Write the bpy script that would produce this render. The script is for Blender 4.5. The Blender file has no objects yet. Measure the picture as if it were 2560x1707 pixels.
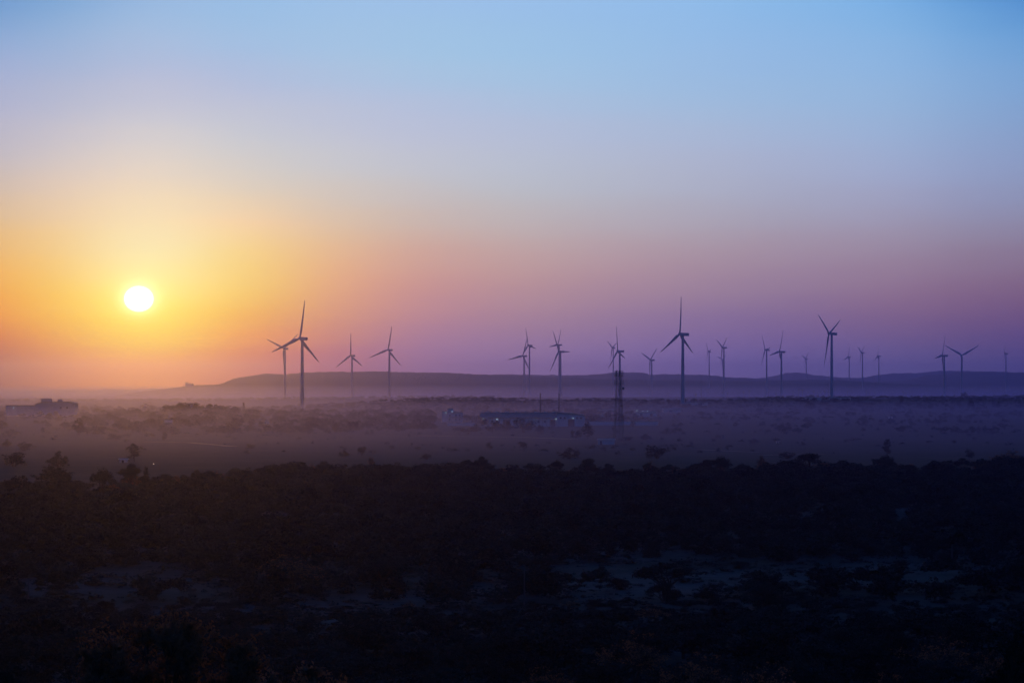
import bpy, math, random
import numpy as np
from mathutils import Vector, Matrix

scene = bpy.context.scene
col = scene.collection

# ------------------------------------------------------------------ camera
F = 7111.0            # focal length in photograph pixels (100 mm on a 36 mm wide frame)
YH = 968.0            # photograph row of the true horizon
CAMZ = 25.0
cam = bpy.data.cameras.new('camera')
cam.lens = 100.0
cam.sensor_width = 36.0
cam.sensor_fit = 'HORIZONTAL'
cam.shift_y = (YH - 853.5) / 2560.0
cam.clip_start = 0.5
cam.clip_end = 40000.0
cam_ob = bpy.data.objects.new('camera', cam)
cam_ob.location = (0, 0, CAMZ)
cam_ob.rotation_euler = (math.radians(90), 0, 0)
col.objects.link(cam_ob)
scene.camera = cam_ob

# ------------------------------------------------------------------ sun and sky
SUN_AZ = math.atan((347 - 1280) / F)
SUN_EL = math.atan((YH - 749) / F)
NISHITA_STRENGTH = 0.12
SUN_STRENGTH = 0.14
HAZE_DENSITY = 0.92e-4
HAZE_COLOR = (0.29, 0.31, 1.0)
HAZE_G = 0.93
MIST_DENSITY = 4.6e-4
MIST_COLOR = (0.32, 0.35, 1.0)
MIST_G = 0.89

sd = Vector((math.sin(SUN_AZ) * math.cos(SUN_EL), math.cos(SUN_AZ) * math.cos(SUN_EL), math.sin(SUN_EL)))
sun = bpy.data.lights.new('sun', 'SUN')
sun.energy = SUN_STRENGTH
sun.angle = math.radians(0.53)
sun.color = (1.0, 0.40, 0.03)
sun_ob = bpy.data.objects.new('sun', sun)
sun_ob.rotation_euler = sd.to_track_quat('Z', 'Y').to_euler()
sun_ob.location = (-200, 200, 300)
col.objects.link(sun_ob)

scene.view_settings.view_transform = 'Standard'
scene.view_settings.look = 'None'
scene.view_settings.exposure = 0.0
scene.view_settings.gamma = 1.0
scene.view_settings.use_curve_mapping = False
scene.render.engine = 'CYCLES'
scene.cycles.use_denoising = True
scene.cycles.max_bounces = 6
scene.cycles.diffuse_bounces = 2
scene.cycles.volume_bounces = 0
scene.cycles.transparent_max_bounces = 96
scene.cycles.sample_clamp_indirect = 3.0

# dawn sky radiance by direction: NC azimuth columns, NR elevation steps, linear radiance * 10000
NC, NR = 13, 22
#SKY-BEGIN
SKY = [
    20, 20, 20, 20, 20, 20, 851, 20, 20, 5181, 260, 43, 8416, 1611, 154, 10269, 3084, 249, 10555, 4103, 518, 9500, 4495, 931, 8207, 4634, 1471, 7243, 4773, 2171, 6313, 4799, 3273,
    5519, 4791, 4375, 5056, 4800, 5185, 4802, 4727, 5746, 4542, 4652, 6190, 4273, 4600, 6498, 3694, 4375, 6748, 3077, 4213, 6810, 2465, 3919, 6623, 1831, 3433, 6285, 1145, 2850, 5947, 576, 2375, 5683,
    3611, 20, 20, 3611, 20, 20, 4304, 405, 20, 7742, 2533, 20, 9364, 4612, 48, 9372, 5623, 241, 9129, 5839, 666, 9054, 6023, 1358, 9074, 6311, 2348, 8741, 6332, 3384, 8025, 6282, 4403,
    7331, 6162, 5240, 6579, 6017, 5765, 5822, 5701, 6210, 5179, 5398, 6422, 4642, 5134, 6544, 4060, 4928, 6777, 3492, 4823, 6984, 2950, 4635, 7039, 2456, 4323, 6919, 1999, 4013, 6905, 1573, 3724, 6869,
    8845, 2900, 20, 8845, 2900, 20, 8740, 3611, 20, 8298, 7203, 99, 8548, 9244, 683, 9220, 9658, 2025, 9098, 9391, 3802, 8382, 8836, 5464, 8500, 8575, 5516, 9093, 8239, 5174, 9210, 7813, 5266,
    8719, 7451, 5654, 8002, 7192, 6158, 7103, 6813, 6601, 6311, 6366, 6847, 5654, 5908, 6979, 5042, 5539, 7163, 4537, 5447, 7354, 4049, 5485, 7623, 3642, 5358, 7683, 3378, 5141, 7707, 3124, 4942, 7730,
    4756, 20, 20, 4756, 20, 20, 5355, 314, 20, 8523, 2027, 20, 11198, 4183, 75, 13325, 5918, 386, 14514, 6924, 816, 14215, 7282, 1625, 12489, 7245, 2662, 9993, 7064, 3721, 8207, 6784, 4739,
    7218, 6617, 5517, 6429, 6459, 6193, 5884, 6266, 6620, 5557, 5982, 6875, 5104, 5617, 7061, 4565, 5401, 7326, 3968, 5436, 7685, 3648, 5535, 7856, 3395, 5464, 7945, 3195, 5375, 8120, 3001, 5279, 8249,
    4418, 568, 2730, 4418, 568, 2730, 4700, 815, 2620, 6152, 2094, 2082, 7275, 3041, 1887, 8397, 3755, 1974, 8984, 4378, 2159, 8919, 4989, 2571, 8309, 5473, 3216, 7714, 5787, 3853, 7127, 6050, 4874,
    6523, 6231, 5838, 6130, 6261, 6445, 5814, 6079, 6842, 5450, 5853, 7029, 4926, 5696, 7381, 4472, 5733, 7598, 4087, 5811, 7846, 3861, 5763, 7995, 3679, 5668, 8081, 3564, 5621, 8270, 3443, 5553, 8439,
    3567, 2260, 5543, 3567, 2260, 5543, 3723, 2292, 5325, 4544, 2462, 4217, 5268, 2623, 3516, 6064, 2931, 3136, 6702, 3381, 2978, 6942, 3892, 3124, 6778, 4562, 3719, 6535, 5050, 4305, 6197, 5518, 5149,
    5884, 5849, 6001, 5696, 5961, 6559, 5436, 5798, 6974, 5038, 5659, 7329, 4560, 5697, 7606, 4189, 5807, 7771, 3878, 5899, 7958, 3712, 5822, 8060, 3605, 5681, 8121, 3554, 5575, 8307, 3490, 5494, 8468,
    4139, 2676, 5482, 4139, 2676, 5482, 4150, 2651, 5248, 4261, 2565, 4097, 4656, 2729, 3556, 5256, 3106, 3377, 5848, 3503, 3281, 6141, 3925, 3481, 6052, 4491, 4058, 5814, 5065, 4773, 5548, 5502, 5614,
    5392, 5683, 6197, 5267, 5750, 6691, 5110, 5651, 7008, 4784, 5611, 7305, 4356, 5731, 7588, 3988, 5810, 7840, 3721, 5832, 8073, 3561, 5717, 8164, 3471, 5588, 8218, 3392, 5524, 8440, 3315, 5460, 8615,
    3361, 2309, 5441, 3361, 2309, 5441, 3414, 2313, 5249, 3678, 2336, 4270, 3888, 2411, 3663, 4360, 2689, 3469, 4889, 3053, 3471, 5250, 3456, 3609, 5324, 3983, 4100, 5225, 4558, 4794, 5083, 5060, 5567,
    5015, 5302, 6143, 4887, 5397, 6619, 4729, 5376, 6912, 4422, 5459, 7280, 4045, 5584, 7589, 3787, 5657, 7859, 3582, 5636, 8032, 3428, 5563, 8133, 3302, 5458, 8220, 3201, 5432, 8477, 3119, 5406, 8675,
    2796, 2068, 5215, 2796, 2068, 5215, 2824, 2037, 5032, 2959, 1896, 4110, 3099, 1953, 3599, 3658, 2344, 3460, 4214, 2781, 3441, 4563, 3176, 3575, 4711, 3672, 4026, 4699, 4140, 4628, 4673, 4618, 5443,
    4650, 4911, 6046, 4573, 5049, 6502, 4405, 5174, 6856, 4085, 5344, 7268, 3760, 5399, 7550, 3521, 5343, 7792, 3376, 5329, 8017, 3241, 5335, 8155, 3093, 5305, 8273, 2987, 5306, 8424, 2895, 5312, 8588,
    1990, 1584, 4140, 1990, 1584, 4140, 2052, 1574, 4053, 2380, 1542, 3593, 2719, 1668, 3260, 3218, 2021, 3185, 3724, 2476, 3318, 4093, 2936, 3598, 4218, 3339, 4018, 4184, 3728, 4546, 4177, 4186, 5282,
    4189, 4533, 5974, 4186, 4771, 6509, 4016, 4961, 6919, 3707, 5125, 7273, 3459, 5179, 7537, 3267, 5158, 7695, 3091, 5103, 7882, 2925, 5064, 8008, 2728, 5001, 8080, 2562, 5040, 8241, 2415, 5063, 8398,
    2182, 1815, 4406, 2182, 1815, 4406, 2185, 1754, 4217, 2265, 1482, 3251, 2683, 1523, 2681, 3215, 1807, 2716, 3543, 2183, 2996, 3779, 2696, 3457, 3930, 3180, 3973, 3976, 3597, 4678, 3981, 4060, 5550,
    3946, 4419, 6295, 3812, 4642, 6622, 3657, 4806, 6973, 3466, 4940, 7230, 3267, 5020, 7449, 3113, 5049, 7690, 2894, 5013, 7884, 2595, 4919, 7956, 2359, 4807, 8017, 2129, 4659, 8305, 1922, 4537, 8511,
    1310, 1082, 2425, 1310, 1082, 2425, 1350, 1063, 2402, 1602, 988, 2283, 2011, 1086, 2217, 2480, 1356, 2282, 2813, 1662, 2446, 3037, 2065, 2814, 3176, 2544, 3368, 3199, 2935, 4024, 3157, 3339, 4921,
    3147, 3696, 5632, 3074, 3862, 5997, 2907, 4016, 6290, 2728, 4149, 6556, 2552, 4223, 6839, 2361, 4227, 7071, 2114, 4149, 7172, 1792, 3985, 7210, 1406, 3602, 7000, 984, 3065, 6627, 645, 2605, 6275,
    1117, 800, 2815, 1117, 800, 2815, 1139, 781, 2730, 1308, 725, 2329, 1712, 888, 2200, 2202, 1172, 2076, 2574, 1498, 2195, 2723, 1822, 2618, 2846, 2320, 3337, 2904, 2751, 4050, 2826, 3122, 4725,
    2750, 3365, 5247, 2656, 3427, 5519, 2458, 3496, 5799, 2249, 3614, 6202, 2059, 3718, 6506, 1870, 3689, 6537, 1649, 3560, 6554, 1341, 3340, 6507, 948, 2805, 6226, 477, 1986, 5716, 104, 1326, 5220,
]
#SKY-END
SKY_AZ0, SKY_DAZ = math.atan((-100 - 1280) / F), math.atan(230 / F)
SKY_EL0, SKY_EL1 = math.radians(-0.4), math.radians(8.2)


def build_world():
    w = bpy.data.worlds.new('World')
    scene.world = w
    w.use_nodes = True
    nt = w.node_tree
    for n in list(nt.nodes):
        nt.nodes.remove(n)
    N, L = nt.nodes.new, nt.links.new

    def val(x, sock):
        if isinstance(x, (int, float)):
            sock.default_value = x
        else:
            L(x, sock)

    def m(op, a, b=0.0, c=None, clamp=False):
        n = N('ShaderNodeMath')
        n.operation = op
        n.use_clamp = clamp
        val(a, n.inputs[0])
        val(b, n.inputs[1])
        if c is not None:
            val(c, n.inputs[2])
        return n.outputs[0]

    def smooth(x, a, b):
        n = N('ShaderNodeMapRange')
        n.interpolation_type = 'SMOOTHSTEP'
        val(x, n.inputs[0])
        n.inputs[1].default_value, n.inputs[2].default_value = a, b
        n.inputs[3].default_value, n.inputs[4].default_value = 0.0, 1.0
        return n.outputs[0]

    def vm(op, a, b=None, s=None):
        n = N('ShaderNodeVectorMath')
        n.operation = op
        L(a, n.inputs[0])
        if b is not None:
            L(b, n.inputs[1])
        if s is not None:
            val(s, n.inputs['Scale'])
        return n.outputs[0]

    tc = N('ShaderNodeTexCoord')
    sep = N('ShaderNodeSeparateXYZ')
    L(tc.outputs['Generated'], sep.inputs[0])
    x, y, z = sep.outputs
    az = m('ARCTAN2', x, y)
    el = m('ARCSINE', m('MAXIMUM', m('MINIMUM', z, 1.0), -1.0))
    azc = m('MAXIMUM', m('MINIMUM', az, SKY_AZ0 + SKY_DAZ * (NC - 1)), SKY_AZ0)
    # faint uneven streaks of dust in the air move the colours up and down a little
    mp = N('ShaderNodeMapping')
    mp.inputs['Scale'].default_value = (7, 7, 60)
    mp.inputs['Rotation'].default_value = (0, math.radians(4), 0)
    L(tc.outputs['Generated'], mp.inputs[0])
    nz = N('ShaderNodeTexNoise')
    nz.inputs['Scale'].default_value = 1.6
    nz.inputs['Detail'].default_value = 4.0
    L(mp.outputs[0], nz.inputs['Vector'])
    wob = m('MULTIPLY', m('SUBTRACT', nz.outputs['Fac'], 0.5), math.radians(0.45))
    fac = m('DIVIDE', m('SUBTRACT', m('ADD', el, wob), SKY_EL0), SKY_EL1 - SKY_EL0, clamp=True)
    acc, wsum = None, None
    vals = [q / 10000.0 for q in SKY]
    for i in range(NC):
        r = N('ShaderNodeValToRGB')
        r.color_ramp.interpolation = 'B_SPLINE'
        e = r.color_ramp.elements
        while len(e) < NR:
            e.new(0.5)
        for j in range(NR):
            e[j].position = j / (NR - 1)
        for j in range(NR):
            k = (i * NR + j) * 3
            e[j].color = (vals[k], vals[k + 1], vals[k + 2], 1)
        L(fac, r.inputs[0])
        t = m('DIVIDE', m('SUBTRACT', azc, SKY_AZ0 + SKY_DAZ * i), SKY_DAZ * 0.8)
        wgt = m('EXPONENT', m('MULTIPLY', m('MULTIPLY', t, t), -1.0))
        c = vm('SCALE', r.outputs[0], s=wgt)
        acc = c if acc is None else vm('ADD', acc, c)
        wsum = wgt if wsum is None else m('ADD', wsum, wgt)
    glow = vm('SCALE', acc, s=m('DIVIDE', 1.0, wsum))

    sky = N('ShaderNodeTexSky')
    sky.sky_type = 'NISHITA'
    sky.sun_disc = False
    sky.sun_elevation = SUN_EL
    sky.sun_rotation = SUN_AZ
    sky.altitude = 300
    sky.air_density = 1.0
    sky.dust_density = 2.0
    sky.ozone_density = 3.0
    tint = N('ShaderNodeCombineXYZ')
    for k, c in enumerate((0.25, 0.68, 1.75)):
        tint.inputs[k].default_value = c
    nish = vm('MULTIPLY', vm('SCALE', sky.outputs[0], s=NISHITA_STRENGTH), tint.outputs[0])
    # the dawn glow fills the sky round the sun and hands over to the blue-tinted sky, shaped to colour haze and foreground
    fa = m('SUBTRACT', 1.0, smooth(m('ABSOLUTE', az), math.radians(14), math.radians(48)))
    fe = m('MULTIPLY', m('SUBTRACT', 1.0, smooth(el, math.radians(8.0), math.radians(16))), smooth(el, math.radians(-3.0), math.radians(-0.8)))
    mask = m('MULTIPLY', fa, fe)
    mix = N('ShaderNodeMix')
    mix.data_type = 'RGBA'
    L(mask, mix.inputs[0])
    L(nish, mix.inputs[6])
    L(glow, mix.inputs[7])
    # the disc of the sun, a little flattened by the low air
    dx = m('DIVIDE', m('SUBTRACT', az, SUN_AZ), math.radians(0.262))
    dy = m('DIVIDE', m('SUBTRACT', el, SUN_EL), math.radians(0.228))
    rr = m('SQRT', m('ADD', m('MULTIPLY', dx, dx), m('MULTIPLY', dy, dy)))
    disc = m('SUBTRACT', 1.0, smooth(rr, 0.84, 1.18))
    halo = m('EXPONENT', m('MULTIPLY', m('MAXIMUM', m('SUBTRACT', rr, 1.0), 0.0), -2.2))
    cw = N('ShaderNodeRGB')
    cw.outputs[0].default_value = (1.0, 0.97, 0.88, 1)
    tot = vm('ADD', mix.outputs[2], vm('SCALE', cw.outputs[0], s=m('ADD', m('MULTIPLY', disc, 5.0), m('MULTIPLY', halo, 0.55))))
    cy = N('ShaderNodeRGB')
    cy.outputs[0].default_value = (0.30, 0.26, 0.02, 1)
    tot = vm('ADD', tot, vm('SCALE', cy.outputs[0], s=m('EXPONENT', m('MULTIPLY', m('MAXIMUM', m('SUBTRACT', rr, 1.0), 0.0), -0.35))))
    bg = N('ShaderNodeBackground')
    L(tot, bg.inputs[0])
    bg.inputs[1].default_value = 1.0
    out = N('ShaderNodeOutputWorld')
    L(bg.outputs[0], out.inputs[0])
    w.cycles.sampling_method = 'MANUAL'
    w.cycles.sample_map_resolution = 2048


build_world()

# ------------------------------------------------------------------ materials
MATS = {}


def mat(name, base, rough=0.8, var=0.0, nscale=1.0, second=None, per_object=0.0, metal=0.0, spec=0.3):
    """Principled material whose colour wanders between base and second by a noise in object space."""
    mt = bpy.data.materials.new(name)
    mt.use_nodes = True
    nt = mt.node_tree
    b = nt.nodes['Principled BSDF']
    b.inputs['Roughness'].default_value = rough
    b.inputs['Metallic'].default_value = metal
    b.inputs['Specular IOR Level'].default_value = spec
    second = second or tuple(c * (1 - var) for c in base)
    tc = nt.nodes.new('ShaderNodeTexCoord')
    nz = nt.nodes.new('ShaderNodeTexNoise')
    nz.inputs['Scale'].default_value = nscale
    nz.inputs['Detail'].default_value = 5
    nt.links.new(tc.outputs['Object'], nz.inputs['Vector'])
    rp = nt.nodes.new('ShaderNodeValToRGB')
    rp.color_ramp.elements[0].position = 0.32
    rp.color_ramp.elements[1].position = 0.68
    rp.color_ramp.elements[0].color = (*second, 1)
    rp.color_ramp.elements[1].color = (*base, 1)
    nt.links.new(nz.outputs['Fac'], rp.inputs[0])
    src = rp.outputs[0]
    if per_object:
        oi = nt.nodes.new('ShaderNodeObjectInfo')
        mr = nt.nodes.new('ShaderNodeMapRange')
        mr.inputs[3].default_value = 1 - per_object
        mr.inputs[4].default_value = 1 + per_object
        nt.links.new(oi.outputs['Random'], mr.inputs[0])
        vmn = nt.nodes.new('ShaderNodeVectorMath')
        vmn.operation = 'SCALE'
        nt.links.new(src, vmn.inputs[0])
        nt.links.new(mr.outputs[0], vmn.inputs['Scale'])
        src = vmn.outputs[0]
    nt.links.new(src, b.inputs['Base Color'])
    MATS[name] = mt
    return mt


def let_light_through(name, c, share):
    """Thin leaves: part of the light that falls on one side comes out on the other."""
    nt = MATS[name].node_tree
    b = nt.nodes['Principled BSDF']
    out = next(n for n in nt.nodes if n.type == 'OUTPUT_MATERIAL')
    tr = nt.nodes.new('ShaderNodeBsdfTranslucent')
    tr.inputs[0].default_value = (*c, 1)
    mx = nt.nodes.new('ShaderNodeMixShader')
    mx.inputs[0].default_value = share
    nt.links.new(b.outputs[0], mx.inputs[1])
    nt.links.new(tr.outputs[0], mx.inputs[2])
    nt.links.new(mx.outputs[0], out.inputs[0])


def lamp_mat(name, c, s):
    mt = bpy.data.materials.new(name)
    mt.use_nodes = True
    b = mt.node_tree.nodes['Principled BSDF']
    b.inputs['Base Color'].default_value = (0.8, 0.8, 0.8, 1)
    b.inputs['Emission Color'].default_value = (*c, 1)
    b.inputs['Emission Strength'].default_value = s
    MATS[name] = mt
    return mt


mat('turbine_white', (0.62, 0.63, 0.64), 0.45, 0.08, 0.05)
mat('leaf', (0.060, 0.072, 0.050), 0.75, nscale=0.6, second=(0.022, 0.030, 0.022), per_object=0.5, spec=0.15)
mat('leaf_mass', (0.070, 0.080, 0.056), 0.75, nscale=0.10, second=(0.014, 0.020, 0.016), spec=0.15)
mat('dry_leaf', (0.34, 0.21, 0.14), 0.8, nscale=1.5, second=(0.08, 0.07, 0.045), per_object=0.3, spec=0.15)
mat('bark', (0.11, 0.085, 0.06), 0.9, 0.5, 2.0, per_object=0.2)
mat('white_wall', (0.82, 0.82, 0.81), 0.8, nscale=0.25, second=(0.70, 0.69, 0.67))
mat('pale_metal', (0.80, 0.76, 0.72), 0.6, 0.12, 0.3)
mat('roof_metal', (0.46, 0.38, 0.32), 0.6, 0.2, 0.3)
mat('grey_wall', (0.70, 0.68, 0.66), 0.85, 0.2, 0.3)
mat('old_concrete', (0.13, 0.125, 0.12), 0.9, 0.25, 1.5)
mat('dark_opening', (0.03, 0.03, 0.035), 0.6, 0.3, 1.0)
mat('glass_dark', (0.04, 0.045, 0.05), 0.15, 0.2, 1.0, spec=0.5)
mat('steel', (0.16, 0.16, 0.17), 0.55, 0.2, 0.5, metal=0.4)
mat('antenna_grey', (0.3, 0.3, 0.31), 0.5, 0.1, 1.0)
mat('concrete', (0.40, 0.39, 0.37), 0.85, 0.2, 1.5)
mat('wood', (0.16, 0.12, 0.09), 0.85, 0.3, 2.0)
mat('hill_scrub', (0.075, 0.075, 0.05), 0.9, nscale=0.004, second=(0.12, 0.10, 0.07))
mat('dirt', (0.24, 0.20, 0.16), 0.9, 0.3, 0.2)
let_light_through('dry_leaf', (0.42, 0.20, 0.08), 0.5)
lamp_mat('lamp_cold', (0.55, 0.8, 1.0), 2.4)
lamp_mat('lamp_warm', (1.0, 0.9, 0.75), 1.2)


def ground_material():
    mt = bpy.data.materials.new('dry_ground')
    mt.use_nodes = True
    nt = mt.node_tree
    b = nt.nodes['Principled BSDF']
    b.inputs['Roughness'].default_value = 0.95
    b.inputs['Specular IOR Level'].default_value = 0.1
    tc = nt.nodes.new('ShaderNodeTexCoord')

    def noise(scale, detail=5, stretch=(1, 1, 1)):
        mp = nt.nodes.new('ShaderNodeMapping')
        mp.inputs['Scale'].default_value = stretch
        nt.links.new(tc.outputs['Object'], mp.inputs[0])
        n = nt.nodes.new('ShaderNodeTexNoise')
        n.inputs['Scale'].default_value = scale
        n.inputs['Detail'].default_value = detail
        nt.links.new(mp.outputs[0], n.inputs['Vector'])
        return n.outputs['Fac']

    def ramp(f, stops):
        r = nt.nodes.new('ShaderNodeValToRGB')
        e = r.color_ramp.elements
        while len(e) < len(stops):
            e.new(0.5)
        for k, (p, c) in enumerate(stops):
            e[k].position = p
        for k, (p, c) in enumerate(stops):
            e[k].color = (*c, 1)
        nt.links.new(f, r.inputs[0])
        return r.outputs[0]

    def mix(f, a, c, mode='MIX'):
        n = nt.nodes.new('ShaderNodeMix')
        n.data_type = 'RGBA'
        n.blend_type = mode
        if isinstance(f, float):
            n.inputs[0].default_value = f
        else:
            nt.links.new(f, n.inputs[0])
        nt.links.new(a, n.inputs[6])
        nt.links.new(c, n.inputs[7])
        return n.outputs[2]

    grass = ramp(noise(0.12, 9), [(0.3, (0.05, 0.05, 0.032)), (0.7, (0.08, 0.075, 0.048))])
    soil = ramp(noise(0.45, 8), [(0.3, (0.115, 0.102, 0.08)), (0.7, (0.17, 0.15, 0.12))])
    patches = noise(0.022, 9)
    cr = ramp(patches, [(0.44, (0, 0, 0)), (0.64, (1, 1, 1))])
    # bare soil shows in the open scrub; the worked fields of the plain are evener
    sx = nt.nodes.new('ShaderNodeSeparateXYZ')
    nt.links.new(tc.outputs['Object'], sx.inputs[0])
    mr = nt.nodes.new('ShaderNodeMapRange')
    mr.interpolation_type = 'SMOOTHSTEP'
    mr.inputs[1].default_value, mr.inputs[2].default_value = 620, 860
    mr.inputs[3].default_value, mr.inputs[4].default_value = 1.0, 0.12
    nt.links.new(sx.outputs[1], mr.inputs[0])
    mu = nt.nodes.new('ShaderNodeMath')
    mu.operation = 'MULTIPLY'
    nt.links.new(cr, mu.inputs[0])
    nt.links.new(mr.outputs[0], mu.inputs[1])
    near = mix(mu.outputs[0], grass, soil)
    # the big plots of the plain: cells of slightly different crops and fallow land
    vo = nt.nodes.new('ShaderNodeTexVoronoi')
    mp = nt.nodes.new('ShaderNodeMapping')
    mp.inputs['Scale'].default_value = (0.011, 0.0045, 0.0)
    mp.inputs['Rotation'].default_value = (0, 0, 0.18)
    nt.links.new(tc.outputs['Object'], mp.inputs[0])
    nt.links.new(mp.outputs[0], vo.inputs['Vector'])
    vo.inputs['Scale'].default_value = 1.0
    sepc = nt.nodes.new('ShaderNodeSeparateColor')
    nt.links.new(vo.outputs['Color'], sepc.inputs[0])
    plot = ramp(sepc.outputs[0], [(0.0, (0.93, 0.93, 0.93)), (1.0, (1.08, 1.08, 1.08))])
    allc = mix(1.0, near, plot, 'MULTIPLY')
    nt.links.new(allc, b.inputs['Base Color'])
    bm = nt.nodes.new('ShaderNodeBump')
    bm.inputs['Strength'].default_value = 0.6
    bm.inputs['Distance'].default_value = 0.3
    nt.links.new(noise(0.8, 6), bm.inputs['Height'])
    nt.links.new(bm.outputs[0], b.inputs['Normal'])
    return mt


MATS['dry_ground'] = ground_material()


# ------------------------------------------------------------------ mesh helpers
class MB:
    """Collects shapes that become ONE mesh object."""

    def __init__(self):
        self.v, self.f = [], []

    def box(self, x0, x1, y0, y1, z0, z1):
        b = len(self.v)
        self.v += [(x0, y0, z0), (x1, y0, z0), (x1, y1, z0), (x0, y1, z0), (x0, y0, z1), (x1, y0, z1), (x1, y1, z1), (x0, y1, z1)]
        self.f += [tuple(b + i for i in q) for q in ((0, 3, 2, 1), (4, 5, 6, 7), (0, 1, 5, 4), (1, 2, 6, 5), (2, 3, 7, 6), (3, 0, 4, 7))]
        return self

    def prism(self, pts, y0, y1):
        """An outline in x-z, given thickness along y."""
        b, n = len(self.v), len(pts)
        self.v += [(x, y0, z) for x, z in pts] + [(x, y1, z) for x, z in pts]
        self.f += [tuple(b + i for i in range(n)), tuple(b + n + i for i in reversed(range(n)))]
        self.f += [(b + i, b + n + i, b + n + (i + 1) % n, b + (i + 1) % n) for i in range(n)]
        return self

    def prism_x(self, pts, x0, x1):
        """An outline in y-z, given thickness along x."""
        b, n = len(self.v), len(pts)
        self.v += [(x0, y, z) for y, z in pts] + [(x1, y, z) for y, z in pts]
        self.f += [tuple(b + i for i in reversed(range(n))), tuple(b + n + i for i in range(n))]
        self.f += [(b + (i + 1) % n, b + n + (i + 1) % n, b + n + i, b + i) for i in range(n)]
        return self

    def tube(self, path, radii, n=6):
        rings = []
        path = [Vector(p) for p in path]
        for i, p in enumerate(path):
            d = (path[min(i + 1, len(path) - 1)] - path[max(i - 1, 0)]).normalized()
            a = d.cross(Vector((0, 1, 0)) if abs(d.y) < 0.9 else Vector((1, 0, 0))).normalized()
            c = d.cross(a)
            r = radii[i] if isinstance(radii, (list, tuple)) else radii
            base = len(self.v)
            for k in range(n):
                t = 2 * math.pi * k / n
                self.v.append(tuple(p + a * (r * math.cos(t)) + c * (r * math.sin(t))))
            rings.append(base)
        for r0, r1 in zip(rings, rings[1:]):
            for k in range(n):
                self.f.append((r0 + k, r0 + (k + 1) % n, r1 + (k + 1) % n, r1 + k))
        self.f.append(tuple(rings[0] + k for k in reversed(range(n))))
        self.f.append(tuple(rings[-1] + k for k in range(n)))
        return self

    def ball(self, c, r, n=8, sz=1.0):
        b = len(self.v)
        c = Vector(c)
        rows = n // 2
        for i in range(rows + 1):
            t = math.pi * i / rows
            for k in range(n):
                p = 2 * math.pi * k / n
                self.v.append((c.x + r * math.sin(t) * math.cos(p), c.y + r * math.sin(t) * math.sin(p), c.z + r * sz * math.cos(t)))
        for i in range(rows):
            for k in range(n):
                self.f.append((b + i * n + k, b + (i + 1) * n + k, b + (i + 1) * n + (k + 1) % n, b + i * n + (k + 1) % n))
        return self

    def mesh(self, name, m, smooth=False):
        me = bpy.data.meshes.new(name)
        me.from_pydata(self.v, [], self.f)
        me.materials.append(MATS[m])
        if smooth:
            me.shade_smooth()
        return me

    def build(self, name, m, parent=None, smooth=False):
        return link(name, self.mesh(name, m, smooth), parent)


def link(name, me, parent=None):
    o = bpy.data.objects.new(name, me)
    col.objects.link(o)
    if parent is not None:
        o.parent = parent
    return o


def tag(o, label=None, cat=None, group=None, kind=None):
    if label:
        o['label'] = label
    if cat:
        o['category'] = cat
    if group:
        o['group'] = group
    if kind:
        o['kind'] = kind
    return o


def empty(name, loc, rz=0.0):
    o = bpy.data.objects.new(name, None)
    o.empty_display_size = 1.0
    o.location = loc
    o.rotation_euler = (0, 0, rz)
    col.objects.link(o)
    return o


def copy_tree(o):
    c = o.copy()
    col.objects.link(c)
    for ch in list(o.children):
        d = ch.copy()
        col.objects.link(d)
        d.parent = c
        for g in list(ch.children):
            e = g.copy()
            col.objects.link(e)
            e.parent = d
    return c


def np_mesh(name, v, quads, m):
    me = bpy.data.meshes.new(name)
    nf = len(quads)
    me.vertices.add(len(v))
    me.vertices.foreach_set('co', np.ascontiguousarray(v, dtype=np.float32).ravel())
    me.loops.add(nf * 4)
    me.loops.foreach_set('vertex_index', np.ascontiguousarray(quads, dtype=np.int32).ravel())
    me.polygons.add(nf)
    me.polygons.foreach_set('loop_start', np.arange(0, nf * 4, 4, dtype=np.int32))
    me.update(calc_edges=True)
    me.validate()
    me.materials.append(MATS[m])
    return me


# ------------------------------------------------------------------ terrain
def noise2(x, y, s, seed=0):
    x, y = x / s, y / s
    r = 0
    for k in range(4):
        a = seed * 1.7 + k * 2.399
        q = 1.0 + 0.63 * k
        r = r + np.sin(q * (x * math.cos(a) + y * math.sin(a)) * 6.283 + a * 5.1 + 1.3 * np.sin(q * (y * math.cos(a) - x * math.sin(a)) * 4.1 + a)) / (1 + 0.5 * k)
    return r / 2.3


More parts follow.
